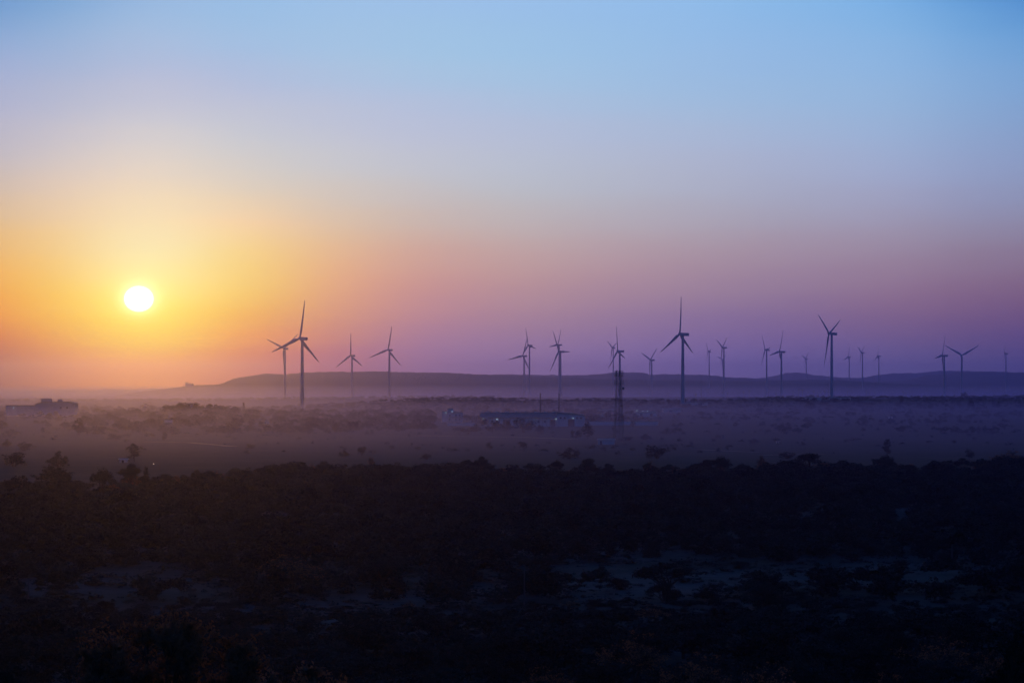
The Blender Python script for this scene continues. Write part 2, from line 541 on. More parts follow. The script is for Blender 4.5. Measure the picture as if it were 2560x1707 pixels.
def H(x, y):
    """Height of the land: the hillside under the camera, the plain, the low wooded rises."""
    x = np.asarray(x, float)
    y = np.asarray(y, float)
    r = np.hypot(x, y)
    u = 1280 + F * x / np.maximum(y, 60.0)
    u = np.where(y > 60, u, 1280.0)
    z = np.interp(r, [0, 6, 15, 30, 60, 100, 150, 200, 260], [23.35, 23.1, 21.3, 18.3, 13.2, 7.8, 3.4, 1.1, 0])
    ys = np.where(y > 0, y, 0)
    R1 = np.interp(u, [560, 770, 900, 1060, 1250, 1350, 1400, 1500, 1700, 1900, 2560, 3500], [0, 0, 4.0, 9.5, 10.0, 7.5, 6.5, 9, 7, 9, 10, 10])
    R2 = np.interp(u, [-600, 100, 420, 690, 1060, 2600], [0, 1, 1.5, 5.5, 7, 7])
    R3 = np.interp(u, [1500, 1800, 2000, 2560, 3500], [0, 4, 9, 9, 9])
    MO = np.interp(u, [300, 360, 430, 500, 578, 640], [0, 2, 6, 6, 3, 0])
    z = z + R1 * np.exp(-((ys - 3600) / 260) ** 2 / 2) + R2 * np.exp(-((ys - 5000) / 300) ** 2 / 2)
    z = z + R3 * np.exp(-((ys - 4300) / 250) ** 2 / 2) + MO * np.exp(-((ys - 2500) / 150) ** 2 / 2)
    amp = np.clip((r - 200) / 400, 0, 1)
    z = z + amp * 0.35 * noise2(x, y, 310, 1) + amp * np.clip((r - 2500) / 1500, 0, 1) * 1.2 * noise2(x, y, 900, 2)
    # the grassy bank at the thicket's edge and the low swell the thicket grows on
    z = z + 2.2 * np.exp(-(((x - 66) / 16) ** 2 + ((y - 560) / 26) ** 2))
    return z


def hz(x, y):
    return float(H(x, y))


def P(px, py):
    """The point of the land seen at a pixel of the photograph (real depth, found by walking along the line of sight)."""
    k = (px - 1280) / F
    s = (py - YH) / F
    D = np.concatenate([np.arange(35, 400, 1.0), np.arange(400, 3000, 4.0), np.arange(3000, 15000, 20.0)])
    below = (CAMZ - s * D) < H(k * D, D)
    i = int(np.argmax(below)) if below.any() else len(D) - 1
    d = float(D[i])
    return Vector((k * d, d, hz(k * d, d)))


def at(px, py, D):
    return Vector(((px - 1280) / F * D, D, CAMZ - (py - YH) / F * D))


def build_ground():
    th = np.concatenate([np.linspace(-180, -30, 26)[:-1], np.linspace(-30, -13, 18)[:-1], np.linspace(-13, 13, 220)[:-1], np.linspace(13, 30, 18)[:-1], np.linspace(30, 180, 26)[:-1]])
    rr = np.concatenate([[4, 10, 18], np.geomspace(26, 1500, 120), np.linspace(1530, 5600, 120), np.geomspace(5800, 15000, 22)])
    n, k = len(th), len(rr)
    a = np.radians(th)
    v = [(0, 0, hz(0, 0))]
    for r in rr:
        # the sheet reaches the horizon ahead of the camera and stops a few kilometres off elsewhere
        lim = np.where(np.abs(th) < 45, 15000, 15000 - (np.abs(th) - 45) / 135 * 11500)
        q = np.minimum(r, lim - (15000 - r) * 1e-3)
        x, y = q * np.sin(a), q * np.cos(a)
        v += list(zip(x, y, H(x, y)))
    f = [(0, 1 + (i + 1) % n, 1 + i) for i in range(n)]
    for j in range(k - 1):
        b0, b1 = 1 + j * n, 1 + (j + 1) * n
        f += [(b0 + i, b0 + (i + 1) % n, b1 + (i + 1) % n, b1 + i) for i in range(n)]
    me = bpy.data.meshes.new('ground')
    me.from_pydata([tuple(map(float, p)) for p in v], [], f)
    me.materials.append(MATS['dry_ground'])
    me.shade_smooth()
    tag(link('ground', me), 'dark dry scrub plain with fields and bare patches', kind='structure')


build_ground()

# hills: crest line by photograph pixel, crest distance, half width of the hill
HILLS = [
    (8300, 1500, [(330, 982), (400, 975), (440, 970), (470, 966), (500, 963), (520, 963.5), (545, 962), (560, 960), (575, 955), (590, 947), (605, 944), (640, 939), (665, 934.5), (690, 935),
                  (715, 936), (760, 932), (850, 930), (960, 930), (1060, 932), (1160, 934), (1240, 938), (1330, 942), (1420, 944), (1500, 949), (1640, 951), (1760, 952), (1850, 953), (1940, 952), (2040, 950), (2100, 951), (2150, 954),
                  (2205, 958), (2260, 961), (2330, 964), (2450, 967), (2560, 967), (2900, 968)]),
    (10600, 1600, [(1100, 950), (1240, 936), (1360, 938), (1470, 938), (1500, 935), (1530, 932), (1570, 930.5), (1605, 931.5), (1626, 937), (1645, 937), (1660, 935), (1700, 936), (1770, 937.5), (1785, 939), (1810, 944), (1860, 944.5), (1890, 946), (1915, 949), (1980, 952), (2100, 957), (2180, 957),
                   (2240, 953), (2270, 951), (2300, 944), (2320, 938), (2360, 936), (2390, 932), (2410, 930), (2450, 929.5), (2560, 931), (2700, 933), (2900, 940)]),
    (13200, 1300, [(1820, 956), (1890, 947), (1930, 941), (1960, 935), (1989, 931), (2012, 933), (2031, 938), (2070, 941), (2108, 945), (2150, 945), (2195, 938), (2230, 933), (2293, 933.5), (2310, 930.5), (2350, 927), (2400, 927.5), (2500, 930), (2700, 940), (2800, 950)]),
    (12800, 900, [(-250, 976), (-60, 974), (40, 976), (110, 977), (170, 974), (230, 976), (280, 973), (330, 975), (380, 971), (430, 973), (520, 968), (620, 965)]),
]


def hill_z(x, y):
    """Height of the distant hills at a point (0 where there are none)."""
    u = 1280 + F * x / y
    best = 0.0
    for D, W, pts in HILLS:
        t = (y - D) / W
        if abs(t) < 1:
            zc = CAMZ - (np.interp(u, [p[0] for p in pts], [p[1] for p in pts]) - YH) / F * D
            best = max(best, float(zc) * math.cos(t * math.pi / 2) ** 1.5)
    return best


def build_hill(D, W, pts, seed):
    us = np.arange(pts[0][0], pts[-1][0] + 1, 2.0)
    ts = np.linspace(-1, 1, 25)
    zc = CAMZ - (np.interp(us, [p[0] for p in pts], [p[1] for p in pts]) - YH) / F * D
    k = np.ones(5) / 5
    zc = np.convolve(np.pad(zc, 2, 'edge'), k, 'valid')
    fade = np.clip(np.minimum(us - us[0], us[-1] - us) / 25, 0, 1)
    v, f = [], []
    for t in ts:
        y = D + W * t
        x = (us - 1280) / F * (D + W * t * 0.5)
        prof = math.cos(t * math.pi / 2) ** 1.5
        yy = np.full_like(x, y)
        nz = 0.05 * noise2(x, yy, 700, seed) * (1 - prof) * 2 + 0.03 * noise2(x, yy, 230, seed + 3)
        rough = 0.9 * noise2(x, yy, 61, seed + 5) + 0.9 * noise2(x, yy, 27, seed + 6) + 0.9 * np.abs(noise2(x, yy, 17, seed + 8)) * 2
        z = np.maximum(zc * fade, 0) * prof * (1 + nz) + rough * prof - 3 * (1 - prof)
        v += list(zip(x, yy, z))
    n = len(us)
    for j in range(len(ts) - 1):
        f += [(j * n + i, j * n + i + 1, (j + 1) * n + i + 1, (j + 1) * n + i) for i in range(n - 1)]
    me = bpy.data.meshes.new('hills')
    me.from_pydata([tuple(map(float, p)) for p in v], [], f)
    me.materials.append(MATS['hill_scrub'])
    me.shade_smooth()
    tag(link('hills', me), kind='structure')


for q, (D, W, pts) in enumerate(HILLS):
    build_hill(D, W, pts, q + 1)

# ------------------------------------------------------------------ wind turbines
HUB = 80.0


def blade_mesh():
    mb = MB()
    st = [(1.2, 2.1, 2.0, 0), (3.0, 2.3, 2.0, 8), (6, 3.5, 1.5, 14), (9.5, 4.1, 1.15, 12), (15, 3.5, 0.9, 8), (22, 2.8, 0.7, 5), (30, 2.15, 0.52, 3), (37, 1.6, 0.38, 1), (42, 1.05, 0.25, 0), (44, 0.4, 0.1, 0)]
    n = 12
    for (r, c, th, tw) in st:
        a = math.radians(tw)
        for k in range(n):
            t = 2 * math.pi * k / n
            x = c * (0.5 * math.cos(t)) + (0.12 * c if r > 4 else 0)
            y = th * 0.5 * math.sin(t)
            pre = 1.2 * (r / 44) ** 2
            mb.v.append((x * math.cos(a) - y * math.sin(a), x * math.sin(a) + y * math.cos(a) + pre, r))
    for j in range(len(st) - 1):
        mb.f += [(j * n + k, j * n + (k + 1) % n, (j + 1) * n + (k + 1) % n, (j + 1) * n + k) for k in range(n)]
    mb.f.append(tuple((len(st) - 1) * n + k for k in range(n)))
    return mb.mesh('blade', 'turbine_white', True)


def lathe_z(prof, n=20):
    mb = MB()
    for r, z in prof:
        for k in range(n):
            t = 2 * math.pi * k / n
            mb.v.append((r * math.cos(t), r * math.sin(t), z))
    for j in range(len(prof) - 1):
        mb.f += [(j * n + k, j * n + (k + 1) % n, (j + 1) * n + (k + 1) % n, (j + 1) * n + k) for k in range(n)]
    mb.f.append(tuple((len(prof) - 1) * n + k for k in range(n)))
    return mb


def make_turbine():
    root = empty('wind_turbine', (0, 0, 0))
    tw = link('tower', lathe_z([(2.35, 0), (2.3, 1), (2.05, 26), (2.07, 26.1), (2.03, 26.2), (1.8, 52), (1.82, 52.1), (1.78, 52.2), (1.45, 78.2), (1.5, 78.4)]).mesh('tower', 'turbine_white', True), root)
    # nacelle: long box, its top rising a little and its tail cut slanting
    nm = MB()
    secs = [(2.6, 1.0, -1.2, 1.3), (1.6, 1.6, -1.75, 1.75), (-4.5, 1.75, -1.75, 1.95), (-7.2, 1.65, -1.5, 1.95), (-7.6, 1.45, -1.2, 1.75)]
    for (y, hw, z0, z1) in secs:
        for (sx, zz) in ((-1, z0), (1, z0), (1.0, z1), (-1.0, z1)):
            nm.v.append((sx * hw, y, zz))
    for j in range(len(secs) - 1):
        nm.f += [(j * 4 + k, (j + 1) * 4 + k, (j + 1) * 4 + (k + 1) % 4, j * 4 + (k + 1) % 4) for k in range(4)]
    nm.f += [(0, 1, 2, 3), tuple(4 * (len(secs) - 1) + k for k in (3, 2, 1, 0))]
    na = nm.build('nacelle', 'turbine_white', root)
    na.location = (0, 0, HUB)
    vane = MB().tube([(0.5, -6.2, 1.9), (0.5, -6.2, 3.3)], 0.07, 5).tube([(0.1, -6.2, 3.3), (0.9, -6.2, 3.3)], 0.07, 5).build('wind_vane', 'steel', na)
    sp = lathe_z([(1.45, -1.6), (1.55, -0.9), (1.55, 0.6), (1.2, 1.6), (0.6, 2.2), (0.05, 2.4)], 16)
    sp.v = [(x, z, -y) for x, y, z in sp.v]
    hub = sp.build('hub', 'turbine_white', root, True)
    bm_ = blade_mesh()
    for k in range(3):
        link('blade', bm_, root)
    return root


TILT, CONE = math.radians(5), math.radians(1.2)

# hub pixel (x, y), blade length in pixels, yaw, blade angle, label
TURB = [
    (749.5, 845.8, 96.3, 48, 8, 'tall wind turbine overlapping a smaller one, the biggest of those near the sun'),
    (709, 871, 60.1, 45, 52, 'wind turbine half hidden by the big one, closest of all to the sun'),
    (876.3, 888.7, 55.6, 51, 118, 'dark wind turbine with one blade straight up, alone before the flat hill'),
    (970, 874.4, 60.3, 42, 10, 'wind turbine whose foot fades in mist, beside the lone one with an upright blade'),
    (1306.8, 889.5, 51.6, 48, 18, 'lower turbine of the close pair behind the town, blade pointing to the side'),
    (1320.2, 863, 45.4, 60, 100, 'paler higher turbine of the close pair behind the town, rising behind its neighbour'),
    (1396.5, 878.6, 59.9, 57, 90, 'wind turbine with one level blade, in front of another on the same line'),
    (1394.4, 862, 43.9, 63, 22, 'wind turbine hidden but for hub and blades behind one with a level blade'),
    (1530.5, 869.3, 32.3, 60, 62, 'small pale wind turbine just behind the one over the lattice mast'),
    (1544, 877.6, 64.4, 66, 106, 'wind turbine standing right behind the top of the lattice mast'),
    (1625.3, 899.5, 47.6, 60, 50, 'low wind turbine with a Y of blades between lattice mast and tallest turbine'),
    (1699.5, 834.9, 94.1, 57, 0, 'tallest dark wind turbine with one blade straight up over the bluish plain'),
    (1770.4, 878.9, 29.4, 69, 78, 'small thin wind turbine just beside the tallest dark turbine'),
    (1805.7, 868.5, 46.1, 66, 54, 'wind turbine with a Y of blades and a fainter turbine behind its tower'),
    (1806, 898.9, 23.4, 48, 50, 'faint tiny wind turbine showing only blades behind a bigger turbine tower'),
    (1912.7, 874.8, 45.0, 66, 82, 'paler thin turbine beside the dark one with blade raised, before far peak'),
    (1948.6, 879, 58.2, 63, 20, 'dark wind turbine with near-upright blade, between pale thin turbine and far peak'),
    (2013.5, 897.3, 27.0, 63, 52, 'faint small wind turbine standing over the far pointed hill'),
    (2072.4, 833.6, 80.9, 60, 64, 'big dark wind turbine with two blades raised in a V'),
    (2120.6, 892, 27.7, 63, 12, 'first small faint turbine beyond the big one with blades in a V'),
    (2153.1, 881.5, 33.8, 66, 56, 'thin turbine with raised V blades, middle of three small far ones'),
    (2194.4, 890, 30.4, 69, 4, 'small faint turbine with upright blade, last of three small far ones'),
    (2355.6, 888.7, 55.4, 66, 22, 'dark wind turbine with raised blade, beside one seen nearly head-on'),
    (2404.8, 888.2, 48.7, -21, 60, 'wind turbine seen nearly head-on with wide spread blades and short nacelle'),
    (2511.8, 883.7, 34.1, 75, 76, 'small wind turbine seen almost edge-on, alone above the last hill'),
]
proto_turbine = make_turbine()
for i, (hx, hy, R, psi, beta, lab) in enumerate(TURB):
    t = proto_turbine if i == 0 else copy_tree(proto_turbine)
    D = 44 * F / R
    s = min(1.0, 125.0 * F / (YH - (hy - R)) / D)   # the far ones are a smaller, older type
    D *= s
    p = math.radians(psi)
    hub = at(hx, hy, D)
    ax = Vector((-math.sin(p), math.cos(p), 0))
    fwd = 4.0
    hc = hub - ax * (fwd * s * math.cos(TILT)) - Vector((0, 0, fwd * s * math.sin(TILT)))
    base = max(hz(hc.x, hc.y), hill_z(hc.x, hc.y)) - 0.3
    t.location = (hc.x, hc.y, base)
    t.rotation_euler = (0, 0, p)
    hh = (hc.z - base) / s
    t.scale = (s, s, s)
    tl = Matrix.Rotation(TILT, 4, 'X')
    kb = 0
    for ch in t.children:
        st = ch.name.split('.')[0]
        if st == 'tower':
            ch.scale = (1, 1, (hh - 1.6) / 78.4)
        elif st == 'nacelle':
            ch.matrix_local = Matrix.Translation((0, 0, hh)) @ tl
        elif st == 'hub':
            ch.matrix_local = Matrix.Translation((0, 0, hh)) @ tl @ Matrix.Translation((0, fwd, 0))
        else:
            ch.matrix_local = (Matrix.Translation((0, 0, hh)) @ tl @ Matrix.Translation((0, fwd, 0))
                               @ Matrix.Rotation(math.radians(beta + 120 * kb), 4, 'Y') @ Matrix.Rotation(-CONE, 4, 'X'))
            ch.scale = (1.4 if R < 40 else 1.15 if R < 56 else 1.0, 1, 1)
            kb += 1
    tag(t, lab, 'wind turbine', 'wind turbines on the plain')

#PART2
# ------------------------------------------------------------------ buildings and works of the town
def wall_lamp(parent, x, y, z, r=0.3, warm=False):
    return MB().ball((x, y, z), r * .62).build('lamp', 'lamp_warm' if warm else 'lamp_cold', parent)


def opening(parent, name, x0, x1, z0, z1, y=0.0, m='dark_opening'):
    """A framed opening set into a wall that faces the camera."""
    f = MB()
    w = 0.12
    f.box(x0 - w, x0, y - 0.1, y + 0.05, z0 - w, z1 + w).box(x1, x1 + w, y - 0.1, y + 0.05, z0 - w, z1 + w)
    f.box(x0, x1, y - 0.1, y + 0.05, z1, z1 + w).box(x0, x1, y - 0.1, y + 0.05, z0 - w, z0)
    o = f.build(name, 'pale_metal', parent)
    MB().box(x0, x1, y - 0.03, y + 0.04, z0, z1).build('panel' if name == 'door' else 'pane', m, o)
    return o


def px_x(px, D):
    return (px - 1280) / F * D


# long factory under the sun
b0 = P(88, 1040)
D = b0.y
fa = empty('factory', b0)
X = lambda px: px_x(px, D) - b0.x
w = MB().box(X(14), X(90), 0, 18, -0.5, 9.0)
w.prism([(X(90) + .01, -0.5), (X(187), -0.5), (X(187), 10.6), (X(172), 12.2), (X(104), 11.9), (X(90) + .01, 10.2)], -1.5, 20)
w.build('wall', 'grey_wall', fa)
r = MB().prism([(X(90) - 1.0, 10.0), (X(104), 11.95), (X(172), 12.25), (X(187) + 0.7, 10.5), (X(187) + 0.7, 10.9), (X(172), 12.7), (X(104), 12.4), (X(90) - 1.0, 10.5)], -2.2, 20.6)
r.box(X(14) - .4, X(90) - 1.05, -0.4, 18.4, 9.0, 9.5)
rf = r.build('roof', 'roof_metal', fa)
MB().box(X(101), X(125), 4, 12, 12.3, 15.0).box(X(100.6), X(125.4), 3.8, 12.2, 15.0, 15.25).build('roof_housing', 'grey_wall', rf)
MB().box(X(142), X(152), 5, 10, 12.4, 14.4).box(X(141.6), X(152.4), 4.8, 10.2, 14.4, 14.6).build('roof_housing', 'grey_wall', rf)
for px in (56, 68):
    opening(fa, 'window', X(px), X(px + 6), 5.0, 6.0, 0.0, 'grey_wall')
for px in (150, 166):
    opening(fa, 'window', X(px), X(px + 5), 6.5, 8.0, -1.5)
opening(fa, 'door', X(135), X(146), -0.4, 4.2, -1.5)
wall_lamp(fa, X(34), -0.5, 7.2, 0.45)
tag(fa, 'long low factory with lamp on its wing and two roof housings, below the sun', 'factory')

# white house with roof cabin
b0 = P(1134, 1055)
D = b0.y
ho = empty('white_house', b0)
X = lambda px: px_x(px, D) - b0.x
MB().box(X(1119), X(1157), 0, 9, -0.5, 7.0).box(X(1104), X(1119) - .01, 1.5, 8, -0.5, 7.6).box(X(1120), X(1133), 3, 7, 7.25, 9.7).build('wall', 'white_wall', ho)
rf = MB().box(X(1119) - .3, X(1157) + .3, -0.3, 9.3, 7.0, 7.24).box(X(1120) - .25, X(1133) + .25, 2.7, 7.3, 9.7, 9.9).box(X(1104) - .2, X(1119) - .31, 1.3, 8.2, 7.6, 7.8).build('roof', 'concrete', ho)
for px in (1122.5, 1138, 1147):
    opening(ho, 'window', X(px), X(px + 4), 4.2, 5.5, 0.0, 'glass_dark')
    opening(ho, 'window', X(px), X(px + 3.4), 1.2, 2.4, 0.0, 'glass_dark')
MB().box(X(1122), X(1156), -1.1, -0.01, 3.1, 3.25).box(X(1122), X(1156), -1.1, -1.0, 3.25, 3.9).build('balcony', 'concrete', ho)
wall_lamp(ho, X(1114.6), 1.2, 6.8, 0.26)
wall_lamp(ho, X(1130.3), -0.5, 7.6, 0.34)
tag(ho, 'white two storey house with roof cabin, three dark windows and two bright lamps', 'house')

b0 = P(1152, 1064)
D = b0.y
bw = empty('boundary_wall', b0)
X = lambda px: px_x(px, D) - b0.x
MB().box(X(1119), X(1187), 0, 0.3, -0.5, 1.6).build('panel', 'white_wall', bw)
q = MB()
for px in range(1119, 1188, 17):
    q.box(X(px) - .25, X(px) + .25, -0.1, 0.4, -0.5, 1.85)
q.build('pillar', 'white_wall', bw)
tag(bw, 'short white boundary wall in front of the white house', 'wall')

# long industrial hall with gabled end
b0 = P(1330, 1066)
D = b0.y
ha = empty('industrial_hall', b0)
X = lambda px: px_x(px, D) - b0.x
MB().box(X(1203), X(1392), 0, 16, -0.5, 5.6).prism([(X(1392) + .01, -0.5), (X(1462), -0.5), (X(1462), 6.9), (X(1432), 8.1), (X(1392) + .01, 8.5)], -1.2, 17).build('wall', 'pale_metal', ha)
r = MB().prism_x([(-1.0, 5.5), (9, 8.5), (17, 5.6), (17, 5.9), (9, 8.85), (-1.0, 5.8)], X(1200), X(1391.5))
r.prism([(X(1391.6), 8.55), (X(1432), 8.15), (X(1463.5), 6.85), (X(1463.5), 7.15), (X(1432), 8.5), (X(1391.6), 8.9)], -1.8, 17.6)
rf = r.build('roof', 'roof_metal', ha)
v = MB()
for px in range(1215, 1385, 24):
    v.box(X(px), X(px + 9), 8.4, 9.6, 8.8, 9.35)
v.build('roof_vent', 'pale_metal', rf)
p_ = MB()
for px in range(1203, 1392, 9):
    p_.box(X(px), X(px) + .35, -0.14, -0.01, -0.4, 5.5)
p_.build('wall_rib', 'roof_metal', ha)
for px in (1399, 1409, 1440, 1450):
    opening(ha, 'window', X(px), X(px + 5), 4.9, 6.0, -1.2, 'glass_dark')
opening(ha, 'door', X(1376), X(1388), -0.4, 4.3, -0.16)
opening(ha, 'door', X(1420), X(1436), -0.4, 4.6, -1.2)
opening(ha, 'door', X(1258), X(1276), -0.4, 4.5, -0.16)
for px in (1212, 1228, 1240, 1290, 1308, 1326, 1344, 1360):
    opening(ha, 'window', X(px), X(px + 5), 2.4, 3.9, -0.02, 'glass_dark')
for px, z, rr in ((1208, 5.0, .16), (1242.5, 4.6, .33), (1339, 4.6, .17), (1390, 4.8, .24), (1432.5, 5.3, .26)):
    wall_lamp(ha, X(px), -1.6 if px > 1392 else -0.6, z, rr)
tag(ha, 'long pale industrial hall with higher gabled end and lamps over its doors', 'hall')

# the two thin flues rising behind the hall
for px, top, lab in ((1350.7, 984, 'thin dark flue rising behind the middle of the long hall'), (1397.5, 984.5, 'thin dark flue rising behind the gabled end of the long hall')):
    D = 1850.0
    x = px_x(px, D)
    z = hz(x, D)
    fl = empty('flue', (x, D, z - .2))
    h = CAMZ - (top - YH) / F * D - z
    MB().tube([(0, 0, 0), (0, 0, h * .5), (0, 0, h)], [0.36, 0.30, 0.26], 10).build('pipe', 'steel', fl)
    MB().tube([(0, 0, h), (0, 0, h + .25), (0, 0, h + .5)], [0.34, 0.36, 0.1], 10).build('rain_cap', 'steel', fl)
    for k in (0.55, 0.8):
        MB().tube([(0, 0, h * k), (0, 0, h * k + .15)], 0.42, 10).build('collar', 'steel', fl)
    tag(fl, lab, 'flue', 'flues behind the hall')


def shed(px0, px1, ytop, ybase, depth, label, roof='roof_metal', wallm='pale_metal', lamps=(), doors=(), gable=0.5, Dfix=None, base=None):
    b = P((px0 + px1) / 2, ybase) if Dfix is None else at((px0 + px1) / 2, ybase, Dfix)
    D = b.y
    X = lambda px: px_x(px, D) - b.x
    h = (ybase - ytop) / F * D
    e = h * (1 - 0.35 * gable)
    s = empty('shed', b)
    MB().box(X(px0), X(px1), 0, depth, -1.2, e).build('wall', wallm, s)
    MB().prism_x([(-.5, e - .05), (depth / 2, h), (depth + .5, e - .05), (depth + .5, e + .12), (depth / 2, h + .2), (-.5, e + .12)], X(px0) - .4, X(px1) + .4).build('roof', roof, s)
    for (a, c) in doors:
        opening(s, 'door', X(a), X(c), -0.1, e * 0.75, 0.0)
    for (lx, ly) in lamps:
        wall_lamp(s, X(lx), -0.6, (ybase - ly) / F * D, 0.42)
    tag(s, label, 'shed')
    return s


shed(1492, 1537, 1024.5, 1033, 8, 'low pale shed farthest behind the lattice mast', doors=((1500, 1506), (1520, 1526)))
shed(1502, 1531, 1033.5, 1041, 7, 'small bluish roofed shed behind the lattice mast, over the long pale wall', doors=((1512, 1518),))
shed(1588, 1642, 1029, 1041, 9, 'shed with a row of three bright cold lamps', lamps=((1592.3, 1026), (1607, 1027.5), (1618.3, 1027.4)), doors=((1600, 1606), (1625, 1632)))
shed(1658, 1704, 1021.5, 1030, 9, 'pale low shed at the foot of the tallest turbine', doors=((1672, 1680),))
shed(1706, 1769, 1007.5, 1013.5, 10, 'long thin pale shed on the rise just beyond the tallest turbine', doors=((1720, 1727), (1748, 1755)))
shed(2006, 2127, 993.5, 1000, 10, 'very long low bluish shed below the big turbine with blades in a V', doors=((2030, 2038), (2075, 2084), (2105, 2112)))
shed(1495, 1536.5, 1098.5, 1111, 3.0, 'small pale blue cabin with flat roof beside the foot of the lattice mast', roof='pale_metal', wallm='pale_metal', gable=0.1, doors=((1500, 1505),))
shed(299, 317, 1148, 1157, 2.4, 'tiny hut with pale flat roof in the field below the sun', roof='white_wall', wallm='grey_wall', gable=0.1, doors=((304, 310),))
shed(655, 672, 1052, 1060, 5, 'little house among dark trees below the pair of turbines near the sun', wallm='white_wall', doors=((661, 665),))
shed(1941, 1948, 1103, 1108, 2.0, 'tiny pale blue hut alone in the dusky field', wallm='pale_metal', gable=.3, doors=((1943, 1945),))
shed(2222, 2232, 1041, 1046.5, 3.0, 'tiny blue roofed hut below the dark turbine beside the head-on one', wallm='pale_metal', gable=.4, doors=((2225, 2228),))
shed(465, 483, 1008, 1018, 5, 'dark block of a house on the knoll beside round trees', roof='concrete', wallm='grey_wall', gable=0.05, doors=((471, 475),), Dfix=2500.0)

# long boundary wall behind the mast
b0 = P(1558, 1063)
D = b0.y
bw = empty('boundary_wall', b0)
X = lambda px: px_x(px, D) - b0.x
MB().box(X(1474), X(1645), 0, 0.3, -0.6, 2.4).build('panel', 'pale_metal', bw)
q = MB()
for px in range(1474, 1646, 9):
    q.box(X(px) - .2, X(px) + .2, -0.12, 0.42, -0.6, 2.65)
q.build('pillar', 'white_wall', bw)
tag(bw, 'long pale boundary wall with pillars running behind the foot of the lattice mast', 'wall')

# billboard seen from behind the field
b0 = P(421, 1071)
D = b0.y
bb = empty('billboard', b0)
X = lambda px: px_x(px, D) - b0.x
Z = lambda py: CAMZ - (py - YH) / F * D - b0.z
MB().box(X(410), X(431.5), 0, 0.25, Z(1056.5), Z(1049.5)).build('board', 'white_wall', bb)
MB().box(X(410) - .1, X(431.5) + .1, -0.05, 0.3, Z(1049.5) + .01, Z(1049.5) + .15).box(X(410) - .1, X(431.5) + .1, -0.05, 0.3, Z(1056.5) - .15, Z(1056.5) - .01).build('frame', 'steel', bb)
for px in (419.5, 424):
    MB().tube([(X(px), 0.4, -0.5), (X(px), 0.4, Z(1050.5))], 0.22, 6).build('post', 'steel', bb)
tag(bb, 'pale blank billboard on two dark posts in the hazy field', 'billboard')

# stone crusher with sloping conveyor on the rise under the sun
b0 = P(372, 1030)
D = b0.y
cp = empty('stone_crusher', b0)
X = lambda px: px_x(px, D) - b0.x
Z = lambda py: CAMZ - (py - YH) / F * D - b0.z
MB().prism([(X(357), Z(1016)), (X(368), Z(1016)), (X(365), Z(1020)), (X(366), Z(1020)), (X(367), -1.0), (X(358), -1.0), (X(359), Z(1020)), (X(360), Z(1020))], 0, 4).build('hopper', 'steel', cp)
MB().box(X(359), X(366), .5, 3.5, Z(1016) + .01, Z(1012)).build('feed_house', 'grey_wall', cp)
cv = MB()
cv.tube([(X(359), 2, Z(1008)), (X(402), 2, Z(1025))], 0.28, 4)
cv.tube([(X(359), 2.8, Z(1008)), (X(402), 2.8, Z(1025))], 0.28, 4)
for k in range(12):
    f_ = k / 11
    px, py = 359 + 43 * f_, 1008 + 17 * f_
    cv.tube([(X(px), 1.9, Z(py)), (X(px), 2.9, Z(py))], 0.12, 4)
cv.build('conveyor', 'steel', cp)
MB().tube([(X(403), 2.4, Z(1028)), (X(424), 2.4, Z(1020))], 0.3, 4).build('conveyor', 'steel', cp)
arch = MB().tube([(X(365), 2.4, Z(1010)), (X(369), 2.4, Z(1005.5)), (X(373), 2.4, Z(1004.5)), (X(376), 2.4, Z(1008)), (X(379), 2.4, Z(1015))], 0.16, 5)
arch.build('stay', 'steel', cp)
for px, py in ((374, 1014), (387, 1019), (401, 1016)):
    MB().tube([(X(px), 1.9, -1), (X(px), 2.2, Z(py))], 0.3, 5).tube([(X(px) + 1, 2.9, -1), (X(px) + .2, 2.6, Z(py))], 0.3, 5).build('trestle', 'steel', cp)
tag(cp, 'stone crusher with hopper and sloping conveyor silhouetted on the rise', 'crusher')

# far cement works on the skyline
D = 8200.0
x0 = px_x(472, D)
fw = empty('far_works', (x0, D, hill_z(x0, D) - 3))
X = lambda px: px_x(px, D) - x0
Z = lambda py: CAMZ - (py - YH) / F * D - (hill_z(x0, D) - 3)
MB().box(X(463), X(471), 0, 15, -8, Z(957)).box(X(471) + .05, X(483), 0, 22, -8, Z(959)).build('wall', 'grey_wall', fw)
for px, py in ((463.5, 954.5), (467.5, 955), (470.5, 954.8)):
    MB().tube([(X(px) + 1, 6, Z(958)), (X(px) + 1, 6, Z(py))], 1.0, 8).build('silo', 'concrete', fw)
MB().box(X(483) + .1, X(488), 2, 14, -8, Z(964)).build('annex', 'grey_wall', fw)
tag(fw, 'blocky works with short stacks, faint on the skyline beside the long hill', 'factory')

# ------------------------------------------------------------------ lattice mast
b0 = P(1547, 1107)
D = b0.y
ma = empty('lattice_mast', b0, math.radians(9))
hm = CAMZ - (926 - YH) / F * D - b0.z
fr = MB()


def wid(z):
    return np.interp(z, [0, hm * .72, hm], [2.15, 1.15, 1.05])


